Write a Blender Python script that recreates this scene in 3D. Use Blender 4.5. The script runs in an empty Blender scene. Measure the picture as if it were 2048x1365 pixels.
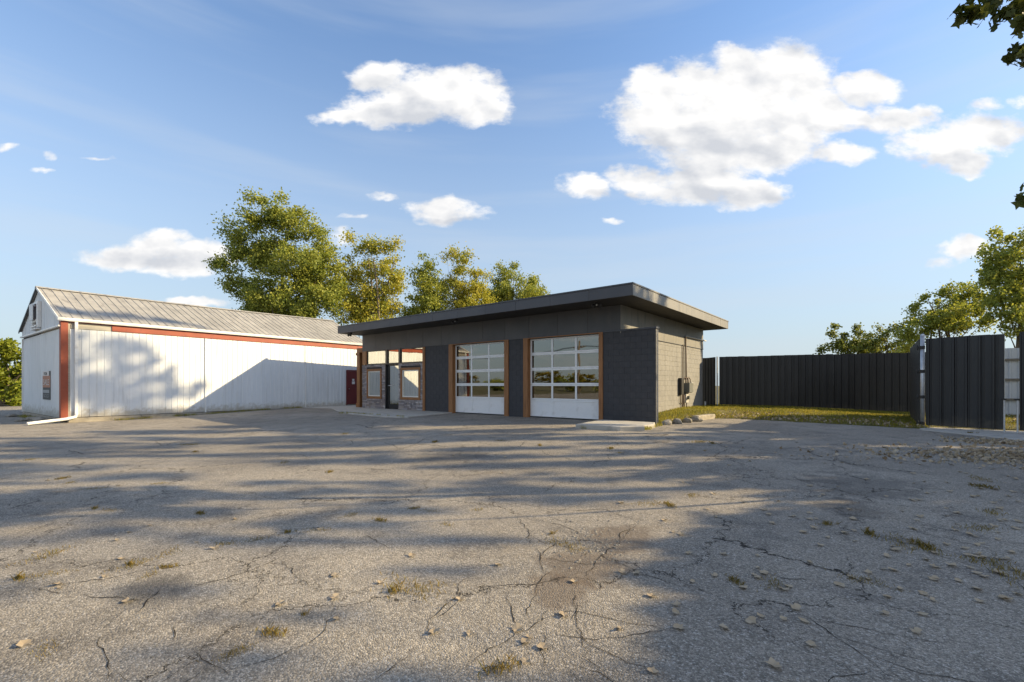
import bpy, math, random
import numpy as np
from mathutils import Vector, Matrix, noise as mnoise

R_ = random.Random(7)
C = bpy.context.scene.collection
scene = bpy.context.scene
rad = math.radians

# ------------------------------------------------------------------ camera
YAW = rad(39.1); FPX = 920.0; HOR = 770.5; CAMZ = 1.25
cam_data = bpy.data.cameras.new('camera')
cam = bpy.data.objects.new('camera', cam_data); C.objects.link(cam)
cam.location = (0, 0, CAMZ); cam.rotation_euler = (rad(90), 0, YAW)
cam_data.sensor_width = 36; cam_data.lens = FPX / 2048 * 36
cam_data.shift_y = (HOR - 682.5) / 2048
cam_data.clip_start = 0.05; cam_data.clip_end = 3000
scene.camera = cam

SN, CS = math.sin(YAW), math.cos(YAW)
def uv(u, d, z=0.0):
    """camera-heading frame (right, forward) -> world"""
    return (CS * u - SN * d, SN * u + CS * d, z)
def at(px, py, d):
    u = (px - 1024) / FPX * d
    return uv(u, d, CAMZ + (HOR - py) / FPX * d)

# ------------------------------------------------------------------ light
SUN_DIR = Vector((0.7012, 0.5839, 0.4090)).normalized()      # towards the sun
SKY_STRENGTH = 0.15
scene.view_settings.view_transform = 'Standard'
scene.view_settings.look = 'None'
scene.view_settings.exposure = 0.85
scene.view_settings.gamma = 1.0
scene.view_settings.use_curve_mapping = False
sun_l = bpy.data.lights.new('sun', 'SUN'); sun_l.energy = 5.0; sun_l.angle = rad(0.55); sun_l.color = (1.0, 0.79, 0.47)
sun = bpy.data.objects.new('sun', sun_l); C.objects.link(sun)
sun.rotation_euler = SUN_DIR.to_track_quat('Z', 'Y').to_euler()
sun.location = (20, 20, 30)

class NT:
    def __init__(s, tree):
        s.t = tree; s.n = tree.nodes; s.l = tree.links
    def node(s, typ, **k):
        nd = s.n.new(typ)
        for a, b in k.items(): setattr(nd, a, b)
        return nd
    def inp(s, nd, i, v):
        if v is None: return
        if isinstance(v, bpy.types.NodeSocket): s.l.new(v, nd.inputs[i])
        else:
            try: nd.inputs[i].default_value = v
            except Exception: nd.inputs[i].default_value = tuple(v) + (1,)
    def math(s, op, a, b=None, c=None, clamp=False):
        nd = s.node('ShaderNodeMath', operation=op, use_clamp=clamp)
        s.inp(nd, 0, a); s.inp(nd, 1, b); s.inp(nd, 2, c)
        return nd.outputs[0]
    def vm(s, op, a, b=None, scale=None):
        nd = s.node('ShaderNodeVectorMath', operation=op)
        s.inp(nd, 0, a); s.inp(nd, 1, b)
        if scale is not None: s.inp(nd, 3, scale)
        return nd.outputs['Value'] if op in ('LENGTH', 'DOT_PRODUCT', 'DISTANCE') else nd.outputs[0]
    def noise(s, vec, scale, detail=4, rough=.55, out=0, dist=0):
        nd = s.node('ShaderNodeTexNoise'); s.inp(nd, 'Vector', vec)
        nd.inputs['Scale'].default_value = scale; nd.inputs['Detail'].default_value = detail
        nd.inputs['Roughness'].default_value = rough; nd.inputs['Distortion'].default_value = dist
        return nd.outputs[out]
    def voro(s, vec, scale, feature='F1', out=0, rnd=1):
        nd = s.node('ShaderNodeTexVoronoi', feature=feature); s.inp(nd, 'Vector', vec)
        nd.inputs['Scale'].default_value = scale; nd.inputs['Randomness'].default_value = rnd
        return nd.outputs[out]
    def mr(s, v, a, b, c=0., d=1., smooth=False):
        nd = s.node('ShaderNodeMapRange'); nd.clamp = True
        if smooth: nd.interpolation_type = 'SMOOTHSTEP'
        for i, x in enumerate((v, a, b, c, d)): s.inp(nd, i, x)
        return nd.outputs[0]
    def mix(s, f, a, b, mode='MIX'):
        nd = s.node('ShaderNodeMix', data_type='RGBA', blend_type=mode)
        s.inp(nd, 0, f)
        for i, x in ((6, a), (7, b)):
            if isinstance(x, bpy.types.NodeSocket): s.l.new(x, nd.inputs[i])
            else: nd.inputs[i].default_value = tuple(x)[:3] + (1,)
        return nd.outputs[2]
    def sep(s, v):
        nd = s.node('ShaderNodeSeparateXYZ'); s.inp(nd, 0, v); return nd.outputs
    def comb(s, x, y, z=0.):
        nd = s.node('ShaderNodeCombineXYZ'); s.inp(nd, 0, x); s.inp(nd, 1, y); s.inp(nd, 2, z); return nd.outputs[0]

# ------------------------------------------------------------------ world
world = bpy.data.worlds.new('World'); scene.world = world; world.use_nodes = True
w = NT(world.node_tree); w.n.clear()
skyt = w.node('ShaderNodeTexSky', sky_type='NISHITA'); skyt.sun_disc = False
skyt.sun_elevation = math.asin(SUN_DIR.z); skyt.sun_rotation = math.atan2(SUN_DIR.x, SUN_DIR.y)
skyt.altitude = 200; skyt.air_density = 1.0; skyt.dust_density = 0.6; skyt.ozone_density = 1.0
tc = w.node('ShaderNodeTexCoord'); dirv = w.vm('NORMALIZE', tc.outputs['Generated'])
dx, dy, dz = w.sep(dirv)
# the clouds stand at fixed headings: tangents measured from the lot's view heading (thousandths of a radian-ish)
fwd = w.vm('DOT_PRODUCT', dirv, (-SN, CS, 0)); rgt = w.vm('DOT_PRODUCT', dirv, (CS, SN, 0))
fs = w.math('MAXIMUM', fwd, 0.05)
U = w.math('DIVIDE', rgt, fs); V = w.math('DIVIDE', dz, fs)
P = w.comb(U, V, 0.)
nv = w.comb(w.math('MULTIPLY', U, 1.0), w.math('MULTIPLY', V, 1.6), 0.)
warp = w.vm('SUBTRACT', w.noise(nv, 9.0, 3, .55, out=1), (.5, .5, .5))
Pw = w.vm('ADD', P, w.vm('MULTIPLY', warp, (.09, .06, 0)))
BLOBS = [(1570,165,100,75),(1480,150,60,55),(1390,165,60,50),(1310,180,60,42),(1420,240,160,75),(1560,235,120,80),(1330,235,95,65),
 (1640,220,60,60),(1470,305,140,50),(1545,300,90,40),(1420,330,80,30),(1735,175,68,30),(1680,240,62,25),(1800,237,72,28),(1683,308,62,22),
 (1170,373,48,26),(1270,358,60,25),(1390,372,115,34),(1500,388,75,30),(1900,290,115,36),(1965,262,85,40),(1930,318,60,30),(1980,208,42,14),(2050,203,40,16),
 (850,195,115,52),(755,155,66,26),(925,182,85,45),(790,222,110,32),(955,215,66,34),(700,232,60,13),(890,422,72,22),(935,432,44,18),
 (765,400,45,8),(705,437,40,9),(318,495,62,30),(265,515,92,24),(350,532,82,20),(410,508,60,24),(10,298,38,10),(100,315,24,10),
 (195,318,38,7),(88,343,30,8),(1935,500,52,26),(1885,530,38,18),(680,480,30,20),(390,604,60,10),(1225,437,34,7)]
f = None
for (bx, by, rx, ry) in BLOBS:
    v = w.vm('SUBTRACT', Pw, ((bx - 1024) / FPX, (HOR - by) / FPX, 0))
    v = w.vm('MULTIPLY', v, (FPX / rx, FPX / ry, 0))
    q = w.math('SUBTRACT', 1.25 if rx > 45 else .5, w.vm('DOT_PRODUCT', v, v))
    if f is None: f = q
    else:
        nd = w.node('ShaderNodeMath', operation='SMOOTH_MAX'); w.inp(nd, 0, f); w.inp(nd, 1, q); nd.inputs[2].default_value = .25; f = nd.outputs[0]
f = w.math('MAXIMUM', f, -2.0)
n1 = w.noise(nv, 12.0, 10, .64)
n1 = w.math('ADD', n1, w.math('MULTIPLY', w.math('SUBTRACT', w.noise(nv, 55.0, 5, .6), .5), .22)); r1 = w.noise(nv, 8.0, 4, .5); n2 = w.noise(w.vm('ADD', nv, (0.022, 0.034, 0)), 8.0, 4, .5)
fld = w.math('ADD', f, w.math('MULTIPLY', w.math('SUBTRACT', n1, .50), 3.0))
alpha = w.mr(fld, -.35, .85, 0., 1., True)
front = w.mr(fwd, .15, .3, 0., 1.)
alpha = w.math('MULTIPLY', alpha, front)
# elsewhere the same kind of cumulus, unseen, cover added to lift ambient light
pb = w.vm('DIVIDE', dirv, w.comb(w.math('ADD', w.math('ABSOLUTE', dz), .12), w.math('ADD', w.math('ABSOLUTE', dz), .12), 1.))
nb = w.noise(pb, 1.1, 7, .58)
ab = w.math('MULTIPLY', w.mr(nb, .47, .60, 0., .95, True), w.math('SUBTRACT', 1.0, front))
ab = w.math('MULTIPLY', ab, w.mr(dz, .02, .15))
# faint high haze streaks
st = w.noise(w.comb(w.math('MULTIPLY', w.math('ADD', dx, w.math('MULTIPLY', dz, .6)), 1.3), w.math('MULTIPLY', dy, 1.3), w.math('MULTIPLY', dz, 14.0)), 1.3, 4, .5)
streak = w.math('MULTIPLY', w.mr(st, .42, .75, 0., 1., True), .26)
# shading inside the clouds: crests towards the sun white, thick lower parts pale grey
relief = w.math('MULTIPLY', w.math('SUBTRACT', r1, n2), 2.2)
shade = None
for (bx, by, rx, ry) in [(1400,310,230,62),(1390,395,190,26),(830,235,170,34),(1900,325,140,24),(320,520,130,22),(1240,388,100,14),(900,442,90,10),(1700,262,90,14)]:
    v = w.vm('MULTIPLY', w.vm('SUBTRACT', Pw, ((bx - 1024) / FPX, (HOR - by) / FPX, 0)), (FPX / rx, FPX / ry, 0))
    q = w.math('SUBTRACT', 1.0, w.vm('DOT_PRODUCT', v, v), clamp=True)
    shade = q if shade is None else w.math('MAXIMUM', shade, q)
tone = w.math('SUBTRACT', w.math('ADD', 1.0, relief), w.math('MULTIPLY', shade, .50), clamp=False)
tone = w.mr(tone, .35, 1.15, 0., 1.)
ccol = w.mix(tone, (2.45, 2.55, 2.75), (4.0, 3.95, 3.88))
hz = w.mr(dz, -.08, 0.72, 1.0, 0.0, True)
sky_c = w.mix(1.0, skyt.outputs[0], (.73, .86, .99), 'MULTIPLY')
sky_c = w.mix(w.math('MULTIPLY', hz, .94), sky_c, (2.0, 2.30, 2.52))
sky_c = w.mix(streak, sky_c, (2.5, 2.75, 3.05))
allc = w.mix(w.math('MAXIMUM', alpha, ab), sky_c, ccol)
bg = w.node('ShaderNodeBackground'); w.inp(bg, 0, allc); bg.inputs[1].default_value = SKY_STRENGTH
wo = w.node('ShaderNodeOutputWorld'); w.l.new(bg.outputs[0], wo.inputs[0])
world.cycles.sampling_method = 'MANUAL'; world.cycles.sample_map_resolution = 512
scene.cycles.max_bounces = 6; scene.cycles.transparent_max_bounces = 10
scene.cycles.diffuse_bounces = 2; scene.cycles.glossy_bounces = 3
scene.render.film_transparent = False

# ------------------------------------------------------------------ tagging
def tag(o, label=None, cat=None, group=None, kind=None):
    if label: o['label'] = label
    if cat: o['category'] = cat
    if group: o['group'] = group
    if kind: o['kind'] = kind
    return o
def empty(name, loc=(0, 0, 0), rz=0, label=None, cat=None, group=None):
    o = bpy.data.objects.new(name, None); C.objects.link(o); o.location = loc; o.rotation_euler = (0, 0, rz)
    o.empty_display_size = .3
    return tag(o, label, cat, group)
def link(name, me, parent=None, loc=(0, 0, 0), rz=0):
    o = bpy.data.objects.new(name, me); C.objects.link(o); o.parent = parent; o.location = loc; o.rotation_euler = (0, 0, rz); return o
def copy_tree(o, parent=None):
    c = o.copy(); C.objects.link(c); c.parent = parent
    for ch in list(o.children): copy_tree(ch, c)
    return c

class MB:
    def __init__(s): s.v = []; s.f = []
    def poly(s, pts):
        b = len(s.v); s.v += [tuple(p) for p in pts]; s.f.append(tuple(range(b, b + len(pts))))
    def box(s, x0, x1, y0, y1, z0, z1, c=0.0):
        if x0 > x1: x0, x1 = x1, x0
        if y0 > y1: y0, y1 = y1, y0
        if z0 > z1: z0, z1 = z1, z0
        b = len(s.v)
        if c <= 0:
            s.v += [(x, y, z) for z in (z0, z1) for (x, y) in ((x0, y0), (x1, y0), (x1, y1), (x0, y1))]
            s.f += [(b, b+3, b+2, b+1), (b+4, b+5, b+6, b+7), (b, b+1, b+5, b+4), (b+1, b+2, b+6, b+5), (b+2, b+3, b+7, b+6), (b+3, b, b+4, b+7)]
        else:   # chamfered: three rings of rounded octagons
            c = min(c, (x1-x0)*.45, (y1-y0)*.45, (z1-z0)*.45)
            def ring(i, z): return [(x0+c+i, y0+i, z), (x1-c-i, y0+i, z), (x1-i, y0+c+i, z), (x1-i, y1-c-i, z), (x1-c-i, y1-i, z), (x0+c+i, y1-i, z), (x0+i, y1-c-i, z), (x0+i, y0+c+i, z)]
            rs = [ring(c*.7, z0), ring(0, z0+c), ring(0, z1-c), ring(c*.7, z1)]
            for r in rs: s.v += r
            s.f.append(tuple(b+7-i for i in range(8))); s.f.append(tuple(b+24+i for i in range(8)))
            for k in range(3):
                for i in range(8):
                    j = (i+1) % 8; s.f.append((b+8*k+i, b+8*k+j, b+8*k+8+j, b+8*k+8+i))
    def prism(s, prof, o, ax, ay, L):
        """closed 2D profile (a,b) in plane ax,ay at o, extruded by vector L"""
        o, ax, ay, L = map(Vector, (o, ax, ay, L)); b = len(s.v); n = len(prof)
        p0 = [o + ax * a + ay * c for a, c in prof]
        s.v += [tuple(p) for p in p0] + [tuple(p + L) for p in p0]
        for i in range(n):
            j = (i+1) % n; s.f.append((b+i, b+j, b+n+j, b+n+i))
        s.f.append(tuple(b+n-1-i for i in range(n))); s.f.append(tuple(b+n+i for i in range(n)))
    def sheet(s, line, o, ax, ay, L, t=.004):
        """open profile line given thickness t (behind, -ay); quads only so it stays robust"""
        o, ax, ay, L = map(Vector, (o, ax, ay, L)); b = len(s.v); n = len(line)
        fr = [o + ax * a + ay * c for a, c in line]; bk = [o + ax * a + ay * (c - t) for a, c in line]
        s.v += [tuple(p) for p in fr] + [tuple(p + L) for p in fr] + [tuple(p) for p in bk] + [tuple(p + L) for p in bk]
        for i in range(n-1):
            s.f.append((b+i, b+i+1, b+n+i+1, b+n+i)); s.f.append((b+2*n+i+1, b+2*n+i, b+3*n+i, b+3*n+i+1))
            s.f.append((b+i+1, b+i, b+2*n+i, b+2*n+i+1)); s.f.append((b+n+i, b+n+i+1, b+3*n+i+1, b+3*n+i))
        s.f.append((b, b+n, b+3*n, b+2*n)); s.f.append((b+n-1, b+2*n-1+0, b+4*n-1, b+3*n-1)[::-1])
    def tube(s, pts, r, n=8, caps=True):
        pts = [Vector(p) for p in pts]; m = len(pts)
        rr = r if isinstance(r, (list, tuple)) else [r] * m
        b = len(s.v); prev = None
        for i, p in enumerate(pts):
            t = (pts[min(i+1, m-1)] - pts[max(i-1, 0)]).normalized()
            if prev is None:
                a = t.cross(Vector((0, 0, 1)));
                if a.length < .1: a = t.cross(Vector((1, 0, 0)))
            else: a = prev - t * prev.dot(t)
            a.normalize(); prev = a; c = t.cross(a)
            for k in range(n):
                an = 2 * math.pi * k / n
                s.v.append(tuple(p + (a * math.cos(an) + c * math.sin(an)) * rr[i]))
        for i in range(m-1):
            for k in range(n):
                j = (k+1) % n; s.f.append((b+i*n+k, b+i*n+j, b+(i+1)*n+j, b+(i+1)*n+k))
        if caps:
            s.f.append(tuple(b+n-1-k for k in range(n))); s.f.append(tuple(b+(m-1)*n+k for k in range(n)))
    def mesh(s, name, mat, smooth=False):
        me = bpy.data.meshes.new(name); me.from_pydata(s.v, [], s.f); me.materials.append(mat)
        if smooth: me.polygons.foreach_set('use_smooth', [True] * len(me.polygons))
        me.update(); return me
    def build(s, name, mat, parent=None, loc=(0, 0, 0), rz=0, smooth=False):
        return link(name, s.mesh(name, mat, smooth), parent, loc, rz)

def boxo(name, mat, parent, *b, c=0.0):
    m = MB(); m.box(*b, c=c); return m.build(name, mat, parent)

# ------------------------------------------------------------------ materials
def new_mat(name):
    m = bpy.data.materials.new(name); m.use_nodes = True; t = NT(m.node_tree); t.n.clear()
    out = t.node('ShaderNodeOutputMaterial'); b = t.node('ShaderNodeBsdfPrincipled'); t.l.new(b.outputs[0], out.inputs[0])
    return m, t, b, out
def vary(name, c1, c2, scale=2.0, rough=.6, metal=0., bump=0., bscale=60., stretch=(1, 1, 1), spec=.5, per_obj=0., detail=5, streak=None, splash=None):
    m, t, b, out = new_mat(name)
    tcn = t.node('ShaderNodeTexCoord'); v = t.vm('MULTIPLY', tcn.outputs['Object'], stretch)
    n = t.noise(v, scale, detail, .6)
    col = t.mix(t.mr(n, .3, .7), c1, c2)
    if streak:
        n3 = t.noise(t.vm('MULTIPLY', tcn.outputs['Object'], streak[0]), streak[1], 4, .6)
        col = t.mix(t.mr(n3, .52, .72, 0., streak[3], True), col, streak[2])
    if splash:      # dried mud splashed up from the ground, (height, colour, strength)
        zz = t.sep(tcn.outputs['Object'])[2]; nn = t.noise(tcn.outputs['Object'], 5, 5, .7)
        q = t.mr(t.math('ADD', zz, t.math('MULTIPLY', t.math('SUBTRACT', nn, .5), -splash[0] * 2.2)), 0., splash[0], splash[2], 0., True)
        col = t.mix(q, col, splash[1])
    if per_obj:
        oi = t.node('ShaderNodeObjectInfo')
        k = t.mr(oi.outputs['Random'], 0., 1., 1 - per_obj, 1 + per_obj)
        col = t.mix(1.0, col, t.comb(k, k, k), 'MULTIPLY')
    t.inp(b, 'Base Color', col); b.inputs['Roughness'].default_value = rough; b.inputs['Metallic'].default_value = metal
    b.inputs['Specular IOR Level'].default_value = spec
    if bump:
        bn = t.node('ShaderNodeBump'); bn.inputs['Strength'].default_value = bump; bn.inputs['Distance'].default_value = .01
        t.l.new(t.noise(v, bscale, 4, .6), bn.inputs['Height']); t.l.new(bn.outputs[0], b.inputs['Normal'])
    return m
M = {}
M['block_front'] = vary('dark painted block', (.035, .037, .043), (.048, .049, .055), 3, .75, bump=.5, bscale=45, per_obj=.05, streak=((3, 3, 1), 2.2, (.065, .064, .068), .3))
M['block_side'] = vary('sunlit toned painted block', (.19, .186, .177), (.25, .243, .228), 1.6, .8, bump=.6, bscale=45, per_obj=.035, streak=((3, 3, .4), 1.2, (.15, .147, .14), .5))  # lighter than the dark front: sunlight on this side put into the colour
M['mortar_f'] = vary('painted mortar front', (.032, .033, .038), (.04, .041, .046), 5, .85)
M['mortar_s'] = vary('painted mortar side', (.19, .184, .172), (.235, .227, .21), 5, .85)  # lightened to go with the side blocks
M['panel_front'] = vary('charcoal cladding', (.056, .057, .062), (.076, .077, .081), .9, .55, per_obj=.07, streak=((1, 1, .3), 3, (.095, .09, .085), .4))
M['panel_side'] = vary('sunlit toned grey cladding', (.155, .148, .134), (.205, .195, .172), 1.3, .6, per_obj=.06, streak=((5, 5, .5), 1.4, (.08, .085, .095), .6))  # side copy of the charcoal cladding, lightened for the sun on it
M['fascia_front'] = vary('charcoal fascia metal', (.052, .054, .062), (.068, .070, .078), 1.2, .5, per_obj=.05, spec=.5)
M['fascia_side'] = vary('sunlit toned fascia metal', (.16, .156, .146), (.205, .198, .184), 1.4, .5, per_obj=.05, streak=((1, 5, .3), 1.6, (.09, .095, .11), .6))  # side copy of the front fascia, sun and sky sheen in its tone
M['cap'] = vary('dark metal edge', (.04, .042, .05), (.06, .062, .07), 4, .45)
M['soffit'] = vary('dark soffit boards', (.020, .018, .016), (.034, .030, .026), 2, .7)
M['roofing'] = vary('dark flat roofing', (.05, .05, .05), (.08, .08, .08), 2, .9)
M['wood'] = vary('stained cedar', (.20, .085, .028), (.31, .145, .052), 3, .6, stretch=(9, 9, .7), bump=.25, bscale=9, per_obj=.10, streak=((14, 14, .6), 1.5, (.11, .045, .016), .6))
M['wood_h'] = vary('stained cedar board lying', (.20, .085, .028), (.31, .145, .052), 3, .6, stretch=(.7, 9, 9), bump=.25, bscale=9, per_obj=.10)
M['alu'] = vary('white door aluminium', (.74, .76, .78), (.80, .81, .82), 3, .4, per_obj=.03, streak=((2, 2, 2), 1.5, (.5, .5, .5), .4))
M['white_frame'] = vary('white vinyl frame', (.66, .67, .64), (.74, .74, .70), 4, .45)
M['black_frame'] = vary('black anodised frame', (.012, .013, .015), (.02, .021, .024), 5, .35)
M['steel'] = vary('bright steel', (.55, .55, .55), (.65, .65, .65), 8, .3, metal=.9)
M['galv'] = vary('galvanised steel', (.42, .44, .47), (.60, .61, .62), 9, .45, metal=.6, streak=((2, 2, .5), 5, (.3, .3, .3), .5))
M['concrete'] = vary('pale concrete', (.36, .34, .30), (.50, .475, .43), 1.8, .9, bump=.5, bscale=50, streak=((1, 1, 1), 3.5, (.24, .225, .19), .6))
M['concrete_old'] = vary('weathered foundation concrete', (.24, .215, .17), (.40, .36, .29), 2.2, .95, bump=.9, bscale=22, streak=((1, 1, 2), 2.5, (.12, .11, .09), .7))
M['siding'] = vary('white enamelled siding', splash=(.40, (.36, .32, .25), .75), c1=(.64, .675, .71), c2=(.71, .735, .765), scale=.7, rough=.45, per_obj=.03, streak=((4, 4, .35), 1.6, (.48, .49, .50), .5))
M['siding_gable'] = vary('dull white siding', splash=(.45, (.34, .33, .28), .75), c1=(.60, .66, .70), c2=(.68, .72, .76), scale=.8, rough=.5, per_obj=.03, streak=((4, 4, .3), 1.5, (.44, .47, .50), .5))
M['trim_white'] = vary('white painted metal trim', (.68, .69, .69), (.78, .78, .77), 3, .4, streak=((2, .5, 2), 2, (.52, .5, .46), .5))
M['red'] = vary('faded red paint', (.235, .048, .022), (.30, .066, .030), 1.6, .55, streak=((1, 1, 1), 3, (.17, .035, .02), .6))
M['red_dark'] = vary('dark red paint', (.115, .018, .020), (.155, .026, .026), 2, .5)
M['oldboard'] = vary('grey weathered board', (.32, .30, .26), (.44, .42, .37), 3, .85, stretch=(1, .4, 6))
M['barnroof'] = vary('weathered galvanised roofing', (.29, .28, .26), (.40, .385, .355), 1.5, .6, metal=.0, bump=.2, bscale=12, per_obj=.09, spec=.3,
                     streak=((1.2, 3.5, 1.2), 1.7, (.20, .19, .18), .9))
M['fence'] = vary('black ribbed fence metal', splash=(.45, (.075, .062, .045), .6), c1=(.0085, .009, .0105), c2=(.018, .018, .019), scale=2, rough=.38, spec=.5, per_obj=.22, stretch=(1, 1, .4), streak=((3, 3, .3), 2, (.028, .027, .024), .5))
M['fence_white'] = vary('pale ribbed metal', (.55, .58, .60), (.64, .66, .68), 2, .5, per_obj=.04)
M['timber'] = vary('weathered timber rail', (.17, .15, .12), (.27, .24, .19), 3, .85, stretch=(1, 1, 6))
M['rock'] = vary('lichened rock', (.15, .14, .12), (.34, .31, .26), 6, .95, bump=.8, bscale=20)
M['electric'] = vary('grey electrical box', (.115, .12, .11), (.15, .155, .145), 3, .5)
M['electric_pale'] = vary('pale electrical box', (.42, .40, .36), (.50, .48, .44), 3, .5)
M['rust'] = vary('rusted conduit', (.07, .045, .032), (.13, .09, .065), 9, .7)
M['black_plastic'] = vary('black plastic', (.012, .012, .013), (.02, .02, .021), 5, .5)
M['paper'] = vary('sun bleached paper', (.62, .62, .62), (.72, .72, .72), 5, .8)
M['dark_in'] = vary('dim interior plaster', (.16, .16, .16), (.2, .2, .2), 2, .9)
M['bark'] = vary('grey brown bark', (.085, .066, .048), (.19, .155, .115), 4, .95, stretch=(3, 3, .6), bump=.9, bscale=8)
M['pole'] = vary('weathered pole timber', (.13, .10, .075), (.21, .17, .13), 4, .9, stretch=(4, 4, .3))
M['dirt'] = vary('dusty brown dirt', (.155, .118, .085), (.22, .17, .125), 9, .98, bump=.9, bscale=70, detail=8)
M['crack'] = vary('dark open crack', (.018, .016, .014), (.036, .031, .027), 14, 1.0, spec=.1)

def glass_mat(name, refl, tint, gc):
    m, t, b, out = new_mat(name); t.n.remove(b)
    lw = t.node('ShaderNodeLayerWeight'); lw.inputs[0].default_value = .35
    fac = t.mr(lw.outputs['Facing'], 0., 1., refl[0], refl[1])
    g = t.node('ShaderNodeBsdfGlossy'); g.inputs['Color'].default_value = gc + (1,); g.inputs['Roughness'].default_value = .004
    tr = t.node('ShaderNodeBsdfTransparent'); tr.inputs['Color'].default_value = tint + (1,)
    tcn = t.node('ShaderNodeTexCoord'); bn = t.node('ShaderNodeBump'); bn.inputs['Strength'].default_value = .035; bn.inputs['Distance'].default_value = .05
    t.l.new(t.noise(tcn.outputs['Object'], 1.3, 1, .4), bn.inputs['Height']); t.l.new(bn.outputs[0], g.inputs['Normal'])
    mx = t.node('ShaderNodeMixShader'); t.l.new(fac, mx.inputs[0]); t.l.new(tr.outputs[0], mx.inputs[1]); t.l.new(g.outputs[0], mx.inputs[2])
    t.l.new(mx.outputs[0], out.inputs[0]); return m
M['glass'] = glass_mat('grey tinted door glass', (.42, .70), (.35, .37, .38), (.44, .43, .40))
M['glass2'] = glass_mat('shopfront glass', (.62, .85), (.45, .47, .46), (.84, .83, .76))

def leaf_mat(name, cols, transl=.45, rough=.55):
    m, t, b, out = new_mat(name)
    geo = t.node('ShaderNodeNewGeometry'); rnd = geo.outputs['Random Per Island']
    rp = t.node('ShaderNodeValToRGB'); t.l.new(rnd, rp.inputs[0]); el = rp.color_ramp.elements
    while len(el) < len(cols): el.new(.5)
    for i, c in enumerate(cols): el[i].position = i / (len(cols) - 1); el[i].color = c + (1,)
    tcn = t.node('ShaderNodeTexCoord'); n = t.noise(tcn.outputs['Object'], .55, 3, .6)
    col = t.mix(t.mr(n, .35, .68, 0., .55), rp.outputs[0], cols[-1])
    t.inp(b, 'Base Color', col); b.inputs['Roughness'].default_value = rough; b.inputs['Specular IOR Level'].default_value = .3
    tl = t.node('ShaderNodeBsdfTranslucent'); t.inp(tl, 0, t.mix(1.0, col, (1.0, .95, .6), 'MULTIPLY'))
    mx = t.node('ShaderNodeMixShader'); mx.inputs[0].default_value = transl
    t.l.new(b.outputs[0], mx.inputs[1]); t.l.new(tl.outputs[0], mx.inputs[2]); t.l.new(mx.outputs[0], out.inputs[0]); return m
LEAF_GY = leaf_mat('yellow green leaves', [(.13, .19, .045), (.22, .28, .06), (.31, .36, .075), (.44, .44, .09)])
LEAF_Y = leaf_mat('yellowing leaves', [(.19, .24, .045), (.31, .35, .06), (.45, .45, .075), (.56, .48, .08)])
LEAF_G = leaf_mat('mid green leaves', [(.09, .12, .035), (.16, .20, .05), (.26, .28, .06)])
LEAF_O = leaf_mat('olive autumn leaves', [(.07, .085, .017), (.15, .15, .025), (.25, .21, .03), (.34, .25, .035)])
LEAF_L = leaf_mat('bright bush leaves', [(.09, .14, .02), (.18, .23, .03), (.34, .36, .04)])
LEAF_S = leaf_mat('far side leaves', [(.05, .07, .015), (.11, .13, .02), (.17, .16, .025)], .15)
LEAF_DEAD = leaf_mat('fallen dry leaves', [(.15, .10, .055), (.27, .20, .12), (.38, .30, .20), (.48, .41, .31)], .1, .7)
GRASS_DRY = leaf_mat('dry grass', [(.20, .15, .04), (.34, .23, .06), (.42, .30, .09), (.17, .17, .04)], .3, .7)
GRASS_GRN = leaf_mat('lawn grass', [(.11, .145, .025), (.20, .23, .04), (.34, .32, .05), (.46, .38, .075)], .3, .7)

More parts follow.
